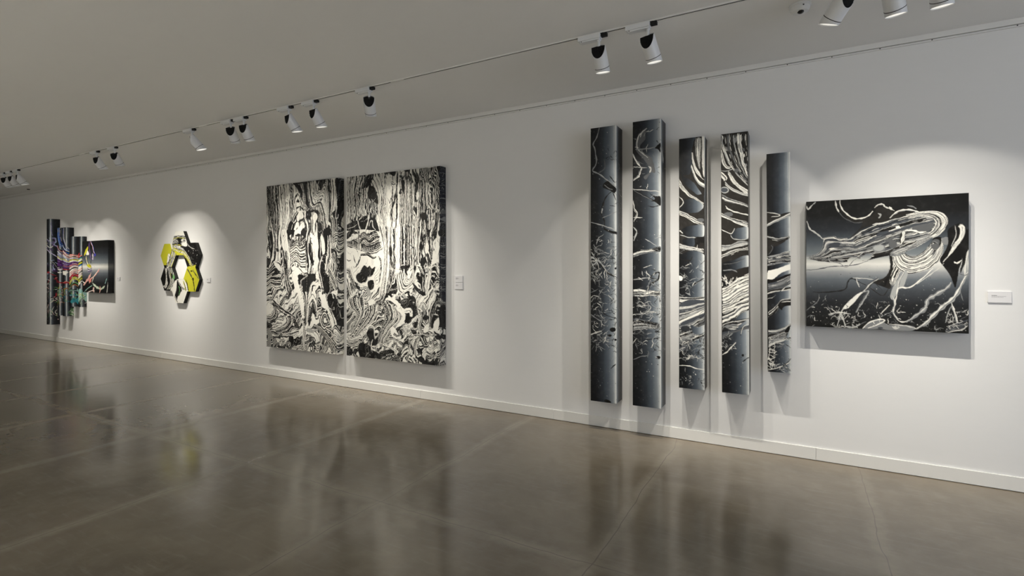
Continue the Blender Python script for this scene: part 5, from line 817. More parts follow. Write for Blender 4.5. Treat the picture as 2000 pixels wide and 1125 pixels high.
  ["F",[[1108,933],[1179,928],[1170,1032],[1144,1143],[1108,1115],[1099,1024]],"4"],["F",[[909,1142],[1045,1136],[982,1171],[918,1185]],"k"],
  ["P",[[692,1157],[709,1167],[732,1182],[758,1192],[785,1192],[811,1191],[835,1187],[856,1188],[876,1190],[890,1189]],[[694,1155],[711,1165],[737,1176],[761,1185],[785,1188],[810,1183],[834,1182],[857,1183],[877,1185],[890,1188]],"8"],
  ["P",[[881,1187],[891,1190],[908,1192],[930,1192],[957,1180],[989,1169],[1011,1159]],[[881,1182],[892,1182],[907,1182],[925,1178],[953,1173],[984,1161],[1008,1155]],"k"],
  ["P",[[821,1228],[862,1427],[918,1479],[1000,1452],[1081,1416],[1126,1324],[1081,1101]],[[996,1157],[1009,1262],[1032,1290],[1064,1283],[1081,1241],[1072,1213],[1072,1157]],"wwkwwwwkwwwkwwkwww5wwkw"],
  ["F",[[973,1157],[1027,1178],[1000,1213],[1009,1255],[973,1227]],"k"],["P",[[1144,683],[1135,934],[1126,1143]],[[1284,661],[1223,936],[1223,1116]],"wwkwkwwk5kww"],
  ["P",[[1280,770],[1249,785],[1230,821],[1214,863],[1195,917],[1211,977],[1215,1018]],[[1289,774],[1290,803],[1267,834],[1250,870],[1256,921],[1236,978],[1231,1019]],"kkk4k"],
  ["F",[[1215,1046],[1276,1033],[1310,992],[1332,1075],[1284,1102],[1232,1171],[1206,1115]],"k"],["F",[[1284,896],[1319,883],[1328,958],[1284,999]],"w"],
  ["P",[[1282,1034],[1281,1051],[1290,1066],[1298,1081],[1307,1096]],[[1286,1033],[1301,1046],[1304,1063],[1310,1078],[1314,1094]],"w"],
  ["P",[[1319,800],[1370,870],[1353,1007],[1336,1178]],[[1422,803],[1388,905],[1379,1021],[1353,1144]],"k5k45k"],["F",[[1388,871],[1455,818],[1494,812],[1489,941],[1455,1042],[1489,1090],[1422,1117],[1362,1171],[1379,1034]],"w"],
  ["P",[[1471,832],[1468,860],[1474,900],[1475,940],[1464,983],[1459,1030],[1453,1062]],[[1474,832],[1483,859],[1486,899],[1487,941],[1483,986],[1467,1031],[1458,1063]],"wkw"],
  ["P",[[1135,1143],[1188,1212],[1197,1351],[1232,1496]],[[1353,1144],[1353,1246],[1328,1349],[1319,1494]],"wkkwkkw7wwkww"],["F",[[1258,1192],[1328,1171],[1319,1253],[1232,1281]],"7"],
  ["F",[[1153,1268],[1232,1281],[1223,1351],[1179,1337]],"k"],["F",[[1090,1339],[1197,1420],[1276,1460],[1232,1489],[1135,1429]],"k"],
  ["P",[[1370,1144],[1430,1117],[1455,1212],[1494,1266]],[[1353,1349],[1396,1417],[1439,1348],[1494,1347]],"5wkkwk5k4w5kw"],["P",[[1396,1423],[1447,1409],[1602,1425]],[[1405,1464],[1489,1482],[1602,1481]],"5wk4kwk5"],
  ["F",[[1489,799],[1607,792],[1607,1505],[1489,1499]],"n"],["P",[[1495,813],[1511,813],[1528,807],[1544,804],[1561,809],[1584,809],[1600,812]],[[1493,811],[1503,803],[1523,797],[1545,794],[1570,794],[1589,803],[1603,808]],"5"],
  ["P",[[1494,844],[1508,844],[1526,841],[1544,839],[1564,842],[1586,841],[1601,842]],[[1494,843],[1506,839],[1525,837],[1545,835],[1566,835],[1587,838],[1602,840]],"k"],
  ["P",[[1494,876],[1505,883],[1524,882],[1544,882],[1565,885],[1587,878],[1602,876]],[[1494,873],[1508,867],[1527,869],[1545,869],[1565,865],[1587,869],[1602,870]],"6k"],
  ["P",[[1494,906],[1505,911],[1524,914],[1544,916],[1566,915],[1587,909],[1602,905]],[[1494,905],[1508,906],[1526,910],[1545,912],[1564,909],[1586,906],[1601,904]],"5w"],
  ["P",[[1495,938],[1511,938],[1528,932],[1544,929],[1561,935],[1584,935],[1600,938]],[[1493,936],[1503,927],[1523,922],[1545,920],[1570,920],[1589,929],[1603,934]],"5"],
  ["P",[[1494,969],[1508,969],[1526,966],[1544,965],[1564,968],[1586,968],[1601,969]],[[1494,967],[1506,964],[1525,962],[1545,961],[1566,960],[1587,965],[1602,967]],"k"],
  ["P",[[1494,1001],[1505,1007],[1524,1007],[1544,1007],[1565,1011],[1587,1004],[1602,1002]],[[1494,997],[1508,992],[1527,994],[1545,995],[1565,991],[1587,996],[1602,997]],"6k"],
  ["P",[[1494,1031],[1505,1035],[1524,1039],[1544,1041],[1566,1041],[1587,1035],[1602,1032]],[[1494,1030],[1508,1031],[1526,1035],[1545,1037],[1564,1035],[1586,1033],[1601,1030]],"5w"],
  ["P",[[1495,1063],[1511,1063],[1528,1058],[1544,1055],[1561,1061],[1584,1062],[1600,1065]],[[1493,1060],[1503,1052],[1523,1048],[1545,1046],[1570,1046],[1589,1056],[1603,1061]],"5"],
  ["P",[[1494,1093],[1508,1094],[1526,1092],[1544,1091],[1564,1093],[1586,1094],[1601,1095]],[[1494,1092],[1506,1088],[1525,1087],[1545,1086],[1566,1086],[1587,1091],[1602,1094]],"k"],
  ["P",[[1494,1125],[1505,1132],[1524,1133],[1544,1133],[1565,1137],[1587,1131],[1602,1129]],[[1494,1122],[1508,1117],[1527,1119],[1545,1121],[1565,1117],[1587,1122],[1602,1123]],"6k"],
  ["P",[[1494,1155],[1505,1160],[1524,1164],[1544,1167],[1566,1167],[1587,1162],[1602,1159]],[[1494,1154],[1508,1156],[1526,1160],[1545,1163],[1564,1160],[1586,1159],[1601,1157]],"5w"],
  ["P",[[1495,1187],[1511,1188],[1528,1183],[1544,1180],[1561,1186],[1584,1188],[1600,1191]],[[1493,1185],[1503,1177],[1523,1173],[1545,1171],[1570,1172],[1589,1182],[1603,1188]],"5"],
  ["P",[[1494,1218],[1508,1219],[1526,1217],[1544,1216],[1564,1219],[1586,1220],[1601,1222]],[[1494,1216],[1506,1213],[1525,1212],[1545,1212],[1566,1212],[1587,1217],[1602,1220]],"k"],
  ["P",[[1494,1250],[1505,1257],[1524,1258],[1544,1258],[1565,1263],[1587,1257],[1602,1255]],[[1494,1246],[1508,1242],[1527,1244],[1545,1246],[1565,1242],[1587,1248],[1602,1250]],"6k"],
  ["P",[[1494,1280],[1505,1285],[1524,1290],[1544,1292],[1566,1293],[1587,1288],[1602,1285]],[[1494,1279],[1508,1281],[1526,1286],[1545,1289],[1564,1286],[1586,1285],[1601,1284]],"5w"],
  ["P",[[1495,1312],[1511,1313],[1528,1308],[1544,1306],[1561,1312],[1584,1314],[1600,1318]],[[1493,1309],[1503,1302],[1523,1298],[1545,1297],[1570,1298],[1589,1308],[1603,1314]],"5"],
  ["P",[[1494,1342],[1508,1343],[1526,1342],[1544,1342],[1564,1345],[1586,1347],[1601,1349]],[[1494,1341],[1506,1338],[1525,1337],[1545,1337],[1566,1338],[1587,1344],[1602,1347]],"k"],
  ["P",[[1494,1375],[1505,1382],[1524,1383],[1544,1384],[1565,1389],[1587,1383],[1602,1382]],[[1494,1371],[1508,1367],[1527,1369],[1545,1372],[1565,1368],[1587,1375],[1602,1377]],"6k"],
  ["P",[[1494,1404],[1505,1410],[1524,1415],[1544,1418],[1566,1418],[1587,1414],[1602,1412]],[[1494,1403],[1508,1406],[1526,1411],[1545,1414],[1564,1412],[1586,1412],[1601,1410]],"5w"],
  ["P",[[1495,1436],[1511,1438],[1528,1433],[1544,1431],[1561,1438],[1584,1441],[1600,1444]],[[1493,1434],[1503,1426],[1523,1423],[1545,1422],[1570,1424],[1589,1435],[1603,1441]],"5"],
  ["P",[[1494,1467],[1508,1468],[1526,1467],[1544,1467],[1564,1471],[1586,1473],[1601,1475]],[[1494,1466],[1506,1463],[1525,1462],[1545,1463],[1566,1464],[1587,1470],[1602,1473]],"k"],
  ["F",[[1472,737],[1607,730],[1607,794],[1472,800]],"k"],["P",[[769,1479],[881,1491],[964,1439],[1045,1423],[1153,1491]],[[769,1518],[881,1533],[973,1481],[1045,1465],[1108,1509]],"w7w67"],
  ["F",[[684,1474],[797,1507],[741,1523],[664,1525]],"k"],["P",[[-1,1539],[39,1660],[162,1745],[140,1843],[50,1994]],[[305,1531],[316,1626],[305,1731],[218,1871],[95,2040]],"wkwk5wkwk5kwwkw5k4kw"],
  ["P",[[360,1601],[381,1712],[305,1827],[162,1971],[118,2039]],[[551,1618],[530,1721],[456,1827],[360,1912],[184,2051]],"kwwkkwkwwk5kww5kw"],["F",[[381,1584],[435,1551],[499,1573],[488,1605],[413,1631],[381,1616]],"w"],
  ["F",[[551,1626],[593,1640],[593,1742],[562,1720]],"5"],["P",[[572,1571],[635,1678],[645,1794],[593,1899],[509,2014]],[[696,1551],[788,1672],[778,1788],[676,1894],[551,2121]],"kwk4k5kw5wkk5w"],
  ["P",[[686,1559],[798,1672],[788,1788],[686,1886],[593,2008],[551,2121]],[[828,1647],[928,1712],[928,1811],[798,1918],[717,2016],[686,2049]],"wkwwkwkkwwkwkkwkkww"],
  ["F",[[818,1548],[898,1530],[997,1527],[1123,1509],[1142,1628],[1209,1671],[1199,1746],[1161,1717],[1075,1781],[1026,1829],[968,1840],[987,1740],[958,1665],[898,1599]],"k"],
  ["F",[[788,1510],[1007,1504],[977,1532],[898,1545],[818,1532]],"7"],
  ["P",[[897,1546],[903,1555],[912,1568],[928,1575],[952,1566],[979,1554],[998,1543]],[[900,1545],[906,1553],[916,1564],[928,1568],[950,1563],[976,1550],[996,1542]],"5"],
  ["F",[[1113,1577],[1111,1587],[1105,1594],[1098,1594],[1092,1588],[1090,1577],[1092,1567],[1098,1560],[1105,1560],[1111,1566]],"7"],
  ["F",[[707,1504],[758,1519],[838,1562],[888,1599],[918,1652],[972,1710],[977,1771],[938,1826],[878,1860],[838,1893],[828,1878],[888,1806],[923,1751],[903,1706],[838,1662],[848,1631],[788,1587],[737,1550]],"w"],
  ["P",[[686,1560],[708,1571],[743,1580],[775,1591],[801,1606],[829,1619],[847,1629]],[[687,1558],[713,1562],[748,1572],[781,1584],[811,1596],[833,1615],[850,1626]],"k"],
  ["F",[[958,1665],[1016,1644],[1075,1653],[1089,1736],[1046,1738],[1036,1700],[958,1703]],"w"],
  ["P",[[968,1685],[987,1681],[1014,1677],[1035,1676],[1048,1681],[1057,1692],[1064,1699]],[[967,1683],[987,1679],[1013,1673],[1037,1672],[1051,1679],[1061,1690],[1066,1699]],"k"],
  ["F",[[997,1709],[1036,1708],[1055,1760],[1075,1797],[997,1831],[982,1771]],"k"],
  ["P",[[1150,1728],[1144,1743],[1129,1762],[1108,1780],[1096,1804],[1071,1823],[1050,1841],[1039,1861],[1019,1866],[1026,1872],[1020,1865],[1025,1840],[1006,1823],[977,1825],[958,1840],[961,1862],[954,1888],[959,1919],[979,1942],[998,1964],[1031,1968],[1051,1971]],[[1173,1737],[1160,1749],[1148,1770],[1138,1794],[1113,1812],[1098,1838],[1080,1859],[1055,1872],[1041,1892],[1007,1894],[996,1872],[981,1850],[987,1838],[998,1842],[998,1851],[983,1863],[991,1884],[995,1910],[996,1933],[1019,1938],[1041,1949],[1059,1956]],"5w7w"],
  ["F",[[1084,1826],[1152,1793],[1161,1837],[1123,1884]],"k"],["F",[[1065,1895],[1113,1900],[1156,1935],[1104,1957]],"k"],
  ["P",[[1142,1643],[1171,1732],[1161,1845],[1190,1948]],[[1227,1677],[1246,1766],[1218,1864],[1274,1928]],"kw5wk5wkwk"],["F",[[1180,1619],[1227,1573],[1284,1623],[1302,1667],[1237,1662]],"5"],
  ["P",[[1171,1642],[1218,1566],[1284,1579],[1312,1652]],[[1209,1633],[1237,1595],[1265,1616],[1274,1653]],"wkw5w"],["F",[[1246,1729],[1293,1712],[1321,1747],[1284,1779],[1251,1766]],"k"],
  ["F",[[1265,1854],[1312,1814],[1321,1888],[1274,1920],[1246,1907]],"w"],["F",[[1376,1737],[1422,1647],[1496,1609],[1594,1608],[1600,1845],[1459,1843],[1376,1863],[1349,1842]],"k"],
  ["F",[[1413,1780],[1472,1740],[1459,1880],[1395,1913],[1321,1888],[1376,1870]],"w"],["P",[[1404,1701],[1419,1706],[1434,1711],[1451,1711],[1467,1713]],[[1404,1698],[1421,1699],[1438,1700],[1453,1706],[1468,1710]],"w"],
  ["P",[[1450,1655],[1458,1655],[1465,1655],[1471,1650],[1477,1647]],[[1449,1652],[1455,1648],[1461,1644],[1469,1645],[1476,1644]],"8"],["F",[[1404,1898],[1468,1916],[1477,1930],[1413,1926]],"k"],
  ["P",[[1310,1906],[1326,1915],[1351,1927],[1374,1933],[1387,1944],[1398,1945],[1402,1936],[1383,1933],[1349,1940],[1312,1940],[1273,1937],[1229,1941],[1190,1939],[1154,1944],[1124,1953],[1103,1955]],[[1313,1901],[1333,1905],[1360,1913],[1379,1924],[1399,1925],[1412,1932],[1406,1947],[1384,1955],[1349,1953],[1311,1955],[1271,1958],[1228,1952],[1190,1956],[1156,1959],[1125,1960],[1105,1966]],"w5wk"],
  ["P",[[1450,1508],[1477,1558],[1581,1592],[1681,1591]],[[1508,1515],[1532,1545],[1606,1564],[1681,1561]],"kwk5wkw"],["F",[[748,1890],[798,1880],[828,1901],[858,1945],[908,1965],[908,2011],[798,2011],[758,1982]],"w"],
  ["P",[[788,1973],[848,1992],[908,1965],[903,1920]],[[808,1948],[848,1969],[878,1959],[858,1945]],"kw5k"],
  ["P",[[857,1894],[866,1905],[886,1913],[898,1925],[903,1940],[917,1955],[914,1973],[913,1989],[917,2006],[913,2017]],[[860,1889],[879,1891],[898,1902],[918,1914],[934,1930],[933,1952],[943,1970],[940,1990],[927,2007],[924,2019]],"k"],
  ["P",[[551,2129],[676,2057],[778,2012],[878,2036],[928,2078],[997,1998],[1094,1961]],[[593,2126],[696,2079],[788,2050],[878,2074],[928,2101],[1026,2026],[1142,1966]],"k5wkw7w"],
  ["P",[[349,1912],[413,1877],[477,1897],[499,2014],[551,1964]],[[370,1975],[424,1916],[467,1937],[488,2047],[520,2013]],"w5w"],["F",[[354,1976],[413,1917],[467,1929],[483,2039],[541,2059],[520,2115],[445,2129],[403,2076]],"k"],
  ["P",[[163,2046],[191,2047],[230,2039],[266,2029],[298,2019],[314,1998],[338,1984],[360,1966],[372,1942],[386,1929]],[[162,2041],[187,2030],[225,2024],[257,2014],[275,1998],[301,1989],[316,1971],[336,1952],[363,1937],[376,1924]],"w7w"],
  ["F",[[218,2129],[305,2091],[360,2087],[392,2156],[509,2203],[635,2177],[758,2152],[778,2189],[696,2235],[551,2278],[273,2285],[218,2242]],"k"],
  ["P",[[345,2009],[344,2027],[354,2050],[358,2074],[363,2093],[381,2105],[390,2124],[409,2139],[436,2150],[456,2170],[494,2180],[533,2193],[558,2203]],[[352,2007],[364,2022],[370,2046],[383,2066],[395,2081],[397,2098],[416,2108],[432,2122],[448,2139],[478,2147],[505,2167],[539,2184],[565,2194]],"wk7k"],
  ["P",[[455,2048],[441,2071],[429,2104],[431,2131],[459,2146],[501,2146],[530,2147]],[[457,2049],[452,2073],[439,2104],[439,2128],[464,2135],[502,2142],[531,2145]],"w"],
  ["P",[[328,2281],[349,2260],[377,2230],[404,2204],[435,2192],[466,2181],[488,2174]],[[326,2281],[344,2258],[371,2227],[401,2202],[432,2185],[465,2177],[488,2172]],"4"],
  ["F",[[559,2183],[567,2200],[566,2214],[554,2220],[538,2215],[522,2201],[514,2184],[516,2170],[527,2165],[544,2170]],"7"],
  ["P",[[307,2109],[325,2105],[343,2103],[354,2091],[367,2081]],[[303,2104],[316,2094],[327,2083],[346,2080],[363,2076]],"w"],
  ["P",[[562,2128],[696,2141],[778,2182],[696,2250]],[[696,2095],[858,2160],[858,2191],[758,2260]],"kkkw7w5w"],["P",[[593,2267],[696,2219],[798,2188]],[[717,2295],[798,2249],[878,2227]],"5k57k5"],
  ["F",[[696,2134],[758,2060],[788,2057],[737,2131]],"w"],
  ["P",[[791,2135],[802,2115],[812,2090],[813,2077],[812,2085],[830,2092],[838,2102],[831,2107],[831,2121],[825,2130]],[[785,2134],[783,2114],[787,2086],[803,2066],[833,2063],[848,2081],[859,2097],[860,2115],[841,2125],[832,2133]],"kwk"],
  ["P",[[928,2094],[968,2030],[1036,2018],[1016,2117]],[[898,2279],[958,2228],[997,2195],[1055,2160]],"kk5wkwkk"],
  ["P",[[1007,2194],[1055,2084],[1094,1999],[1161,1957]],[[1199,2186],[1161,2122],[1180,2030],[1218,1968]],"wkww5wwkkwkww7wk"],["F",[[1142,2116],[1218,2125],[1237,2160],[1180,2158]],"k"],
  ["F",[[1055,2069],[1080,2083],[1104,2149],[1070,2129]],"k"],["P",[[1180,1971],[1237,2071],[1312,2081],[1358,1974]],[[1284,1964],[1302,2022],[1330,2005],[1340,1960]],"k5wkwkw"],
  ["P",[[1358,1974],[1395,2074],[1468,2047],[1404,1956]],[[1376,1988],[1404,2044],[1440,2027],[1413,1985]],"wkwk"],["F",[[1404,1942],[1600,1941],[1600,1993],[1468,1967]],"k"],
  ["P",[[1007,2239],[1055,2266],[1084,2301]],[[1171,2203],[1190,2239],[1199,2287]],"wkwwk5wkw"],["F",[[1161,2219],[1237,2198],[1284,2268],[1209,2267]],"k"],["F",[[-1,2177],[73,2180],[118,2250],[39,2297],[-1,2276]],"k"],
  ["P",[[1284,2120],[1376,2164],[1450,2122],[1532,2058]],[[1321,2272],[1422,2204],[1508,2194],[1581,2131]],"5k4wk5wk5wkw4k"],
 ],
 'L1': [
  ["C",13,396,334,1190,26,90,"LlwP",8],["P",[[-16,408],[15,430],[76,456],[136,484],[193,508],[222,524],[242,537]],[[-11,405],[36,422],[89,451],[153,475],[199,496],[225,519],[244,533]],"L"],
  ["P",[[-18,627],[13,649],[73,675],[132,704],[190,727],[217,741],[239,762],[261,778],[282,790],[296,801]],[[-9,624],[38,639],[92,667],[158,690],[199,708],[222,731],[248,744],[268,763],[286,783],[299,794]],"LwL"],
  ["P",[[-2,546],[38,568],[102,595],[170,609],[203,602],[222,577],[235,560]],[[1,544],[52,562],[116,587],[172,603],[198,591],[218,572],[233,558]],"w"],
  ["P",[[207,415],[221,420],[237,415],[247,419],[247,435],[260,446],[257,461],[246,477],[234,508],[218,541],[241,566],[269,575],[289,595],[313,609],[334,634],[348,652]],[[207,407],[219,397],[238,395],[257,398],[277,410],[278,440],[283,470],[271,501],[248,519],[250,530],[255,536],[277,553],[306,563],[324,595],[343,622],[357,641]],"PLkl"],
  ["P",[[169,881],[192,894],[213,908],[231,930],[251,958],[272,993],[287,1018]],[[173,878],[196,886],[215,902],[237,921],[257,953],[276,989],[290,1015]],"kw"],
  ["P",[[196,57],[193,72],[187,94],[180,116],[190,134],[194,153],[197,172],[198,199],[192,231],[194,264],[202,298],[210,332],[219,354]],[[200,58],[197,73],[194,95],[195,114],[195,131],[204,148],[208,171],[204,200],[204,231],[202,262],[207,295],[217,328],[222,353]],"L"],
  ["F",[[45,511],[39,515],[23,518],[3,517],[-13,514],[-19,510],[-13,506],[3,504],[23,504],[39,507]],"Y"],["F",[[150,1120],[139,1130],[110,1137],[74,1137],[45,1131],[34,1120],[45,1109],[74,1102],[110,1102],[139,1109]],"R"],
  ["P",[[89,1124],[145,1138],[197,1159],[223,1175],[246,1178],[265,1184],[279,1181]],[[96,1118],[153,1131],[202,1146],[227,1159],[247,1170],[266,1171],[279,1176]],"Rk"],
  ["P",[[254,1272],[269,1260],[283,1240],[283,1233],[279,1250],[286,1288],[288,1322],[301,1341],[317,1335],[325,1335]],[[250,1269],[256,1247],[271,1223],[293,1218],[306,1247],[302,1287],[306,1313],[311,1314],[317,1324],[325,1324]],"RkR"],
  ["C",0,1214,334,1676,30,70,"RsGkw",6],["C",0,1651,334,2023,22,50,"Gsw",5],["P",[[-16,1422],[10,1437],[48,1446],[78,1458],[115,1466]],[[-12,1420],[29,1427],[58,1440],[93,1450],[122,1463]],"s"],
  ["F",[[211,1647],[208,1654],[202,1657],[194,1657],[188,1653],[186,1646],[188,1639],[194,1635],[202,1636],[208,1640]],"k"],
  ["F",[[209,2026],[207,2031],[201,2033],[195,2033],[189,2029],[187,2025],[189,2020],[195,2018],[201,2018],[207,2021]],"k"],
  ["F",[[317,2104],[315,2110],[311,2114],[306,2113],[302,2109],[300,2103],[302,2097],[306,2093],[311,2094],[315,2098]],"s"],["D",0,1099,334,2207,60,9,"m"],
 ],
 'L2a': [
  ["P",[[-5,-5],[13,188],[76,326],[167,415]],[[140,-1],[146,191],[158,280],[176,325]],"UUUlUkUPk"],["P",[[-26,266],[76,405],[171,483]],[[-39,368],[51,461],[171,528]],"kkRwk"],
  ["P",[[-39,414],[101,484],[171,540]],[[-51,867],[101,879],[171,867]],"LPBwlLbLYwPPPpPPPpPPw"],
  ["P",[[15,1099],[30,1109],[44,1129],[90,1141],[137,1142],[161,1150],[180,1144]],[[36,1092],[53,1100],[87,1107],[113,1115],[139,1126],[163,1125],[180,1136]],"RkR"],
  ["P",[[1,1312],[36,1312],[67,1306],[98,1300],[127,1294]],[[-1,1309],[27,1299],[60,1295],[92,1292],[125,1288]],"s"],
  ["P",[[1,1402],[38,1398],[83,1387],[126,1380],[142,1388],[161,1395],[175,1402]],[[-2,1400],[27,1388],[74,1376],[126,1371],[146,1374],[164,1389],[176,1399]],"YG"],["C",0,1243,176,1536,26,50,"GsTY",6],
  ["F",[[158,925],[151,932],[133,936],[83,936],[32,932],[13,925],[32,919],[83,914],[133,914],[151,919]],"w"],
 ],
 'L2b': [
  ["P",[[17,3],[17,213],[79,327],[217,461]],[[74,5],[74,193],[128,328],[226,449]],"VkUwkw"],["P",[[4,325],[79,416],[199,472],[290,503]],[[4,459],[128,517],[217,539],[290,548]],"UwkkU"],
  ["P",[[-1,437],[153,518],[235,572],[295,570]],[[-1,862],[173,868],[235,862],[295,862]],"kRrwsBrwlwbLwYwlPPLPPrPPkR"],
  ["P",[[20,1139],[64,1138],[129,1147],[173,1136],[188,1137],[202,1147],[216,1136]],[[14,1125],[56,1118],[113,1097],[173,1103],[192,1106],[210,1108],[218,1127]],"RkRr"],
  ["P",[[18,1260],[62,1258],[125,1261],[174,1251],[193,1247],[211,1246],[222,1235]],[[15,1251],[57,1246],[115,1231],[171,1231],[190,1228],[208,1222],[221,1229]],"OO"],
  ["P",[[39,968],[63,957],[97,945],[88,945],[99,946],[99,970],[118,987]],[[19,961],[38,948],[62,927],[119,916],[134,942],[149,967],[139,985]],"w"],["C",17,1233,290,1526,40,70,"TGYTO",8],["C",235,1657,294,1795,14,30,"wG",5],
  ["F",[[4,897],[182,897],[182,941],[54,964]],"w"],
 ],
 'L3a': [
  ["P",[[0,359],[180,361],[269,381]],[[0,813],[180,735],[269,736]],"rsrkwLYwPPPPrPwsnwrsn"],["P",[[0,770],[180,692],[269,704]],[[0,992],[180,868],[269,903]],"wRwRkRRnYGYOY"],
  ["P",[[0,1036],[180,923],[269,970]],[[0,1069],[180,978],[269,1025]],"GkO"],
  ["P",[[0,1085],[50,1097],[119,1096],[179,1091],[207,1107],[238,1099],[260,1097]],[[-1,1076],[48,1061],[120,1058],[180,1064],[211,1056],[240,1075],[261,1085]],"ktk"],
  ["P",[[-49,1195],[17,1193],[108,1192],[180,1183],[209,1190],[239,1195],[260,1193]],[[-50,1190],[13,1181],[103,1168],[180,1170],[211,1170],[241,1178],[260,1189]],"TtT"],
  ["F",[[48,1300],[145,1254],[180,1231],[224,1255],[260,1235],[260,1368],[215,1321],[180,1330],[96,1343]],"T"],["C",0,992,269,1324,26,60,"TtGk",7],
 ],
 'L3b': [
  ["P",[[-7,403],[81,383],[151,370]],[[-7,1010],[81,954],[155,913]],"rkTYwkYkUTwswrwskwswYkYYkwk"],
  ["P",[[44,327],[28,346],[-6,370],[-14,396],[6,412],[23,425],[48,426]],[[60,330],[47,349],[41,377],[29,396],[29,406],[51,411],[56,421]],"R"],
  ["F",[[-1,1106],[81,1036],[157,1077],[213,1106],[213,1297],[168,1240],[110,1212],[23,1310]],"t"],
  ["P",[[59,1296],[75,1266],[107,1225],[128,1187],[139,1155],[154,1128],[159,1105]],[[44,1295],[57,1265],[66,1222],[93,1182],[130,1150],[142,1119],[155,1102]],"G"],
  ["P",[[3,1189],[34,1176],[80,1161],[110,1149],[137,1158],[153,1177],[167,1187]],[[-5,1186],[22,1170],[57,1147],[110,1138],[143,1148],[161,1167],[169,1185]],"Y"],["C",-1,1106,213,1352,24,40,"GTw",6],
 ],
 'Lsq': [
  ["F",[[5,782],[154,767],[365,844],[385,976],[182,1005],[16,998]],"k"],
  ["P",[[288,-1],[281,23],[267,59],[254,99],[272,143],[278,191],[291,233],[306,269],[302,301],[323,329],[360,352],[398,372],[432,381]],[[303,0],[296,24],[291,60],[297,99],[294,142],[316,189],[328,232],[328,268],[345,298],[352,323],[376,346],[416,363],[438,379]],"PLkP"],
  ["P",[[332,8],[347,34],[367,72],[406,104],[411,137],[426,169],[447,197],[448,221],[475,238],[489,250]],[[343,6],[374,29],[419,62],[436,100],[466,132],[476,165],[478,194],[503,215],[500,235],[502,248]],"rwUVk"],
  ["F",[[540,273],[534,290],[521,300],[504,300],[490,289],[485,272],[490,255],[504,245],[521,245],[534,256]],"V"],
  ["P",[[409,248],[411,262],[396,281],[407,301],[413,324],[402,350],[421,369]],[[433,247],[440,260],[467,278],[463,301],[455,325],[461,352],[437,370]],"swPkL"],["F",[[225,108],[126,176],[63,276],[97,276],[182,217],[233,151]],"Y"],
  ["F",[[216,184],[273,265],[154,270],[182,217]],"w"],["P",[[59,283],[69,312],[86,353],[102,392],[131,424],[158,453],[180,472]],[[66,282],[79,311],[97,352],[121,390],[141,422],[169,451],[185,471]],"k"],
  ["P",[[154,291],[150,314],[146,347],[170,379],[182,412],[211,441],[241,459]],[[165,290],[178,313],[196,345],[195,377],[223,405],[243,435],[249,458]],"wYk"],
  ["P",[[361,353],[351,372],[343,392],[332,411],[335,432]],[[370,353],[366,373],[360,393],[357,414],[340,433]],"k"],["F",[[177,465],[295,452],[365,486],[351,519],[239,509]],"Y"],
  ["P",[[266,460],[285,473],[308,484],[336,491],[362,501]],[[269,458],[299,465],[325,474],[345,486],[368,497]],"O"],["P",[[205,519],[295,532],[393,512]],[[225,619],[309,592],[393,592]],"PwkPwVkP"],
  ["P",[[341,623],[320,646],[270,673],[243,706],[213,734],[161,757],[136,788],[91,815],[50,843],[34,867]],[[362,627],[342,650],[332,687],[291,718],[250,745],[225,777],[172,799],[133,829],[89,856],[45,871]],"srs"],
  ["P",[[686,530],[673,545],[641,563],[606,585],[576,615],[517,641],[475,671],[431,693],[373,707],[338,734],[306,766],[282,799],[277,825]],[[703,534],[687,548],[673,572],[647,598],[598,623],[559,657],[505,684],[452,704],[412,727],[365,742],[335,771],[312,804],[286,826]],"ssr"],
  ["P",[[6,791],[26,800],[43,811],[65,819],[95,822]],[[15,786],[39,793],[64,799],[86,807],[99,820]],"w"],
  ["P",[[598,591],[554,616],[500,655],[456,696],[420,735],[403,775],[390,803]],[[601,592],[569,621],[517,660],[469,699],[444,738],[415,777],[396,804]],"gw"],
  ["P",[[408,822],[433,835],[450,863],[490,882],[542,896],[579,923],[642,926],[692,935],[747,945],[799,927],[854,912],[888,886],[902,865]],[[434,811],[456,826],[508,837],[545,854],[578,873],[636,878],[666,898],[708,901],[745,896],[778,905],[807,888],[850,870],[888,859]],"gwgg"],
  ["P",[[912,824],[935,799],[947,772],[969,747],[977,720]],[[905,823],[915,796],[936,770],[947,744],[971,719]],"t"],
  ["P",[[1010,796],[1007,823],[996,861],[993,899],[986,936],[973,973],[972,1000]],[[1017,796],[1015,823],[1016,861],[1008,899],[998,937],[990,974],[976,1000]],"w"],
  ["P",[[701,872],[700,887],[708,908],[700,930],[701,955],[692,982],[687,1002]],[[715,871],[726,885],[731,907],[743,930],[728,957],[714,984],[702,1003]],"rs"],
  ["P",[[457,895],[432,908],[426,929],[429,950],[422,971],[453,985],[468,996]],[[468,896],[483,911],[475,930],[469,947],[490,961],[482,980],[485,993]],"srw"],
  ["P",[[213,1002],[242,998],[287,995],[328,983],[378,972],[431,963],[464,950]],[[209,998],[236,991],[273,978],[319,972],[369,962],[420,950],[461,947]],"sw"],
  ["P",[[72,998],[109,981],[168,959],[218,930],[288,906],[363,880],[409,858]],[[65,995],[97,976],[140,946],[204,922],[272,895],[346,869],[405,855]],"gT"],
  ["F",[[365,764],[355,788],[327,803],[292,803],[264,789],[253,766],[264,742],[292,727],[327,727],[355,741]],"r"],["D",407,247,708,617,30,3,"m"],
 ],
 'hx': [
  ["F",[[-45,163],[414,176],[519,410],[335,620],[-45,619]],"Y"],["F",[[255,-34],[875,-11],[875,231],[800,443],[466,424],[308,217]],"w"],["F",[[800,207],[1290,220],[1290,642],[800,642],[699,413]],"k"],
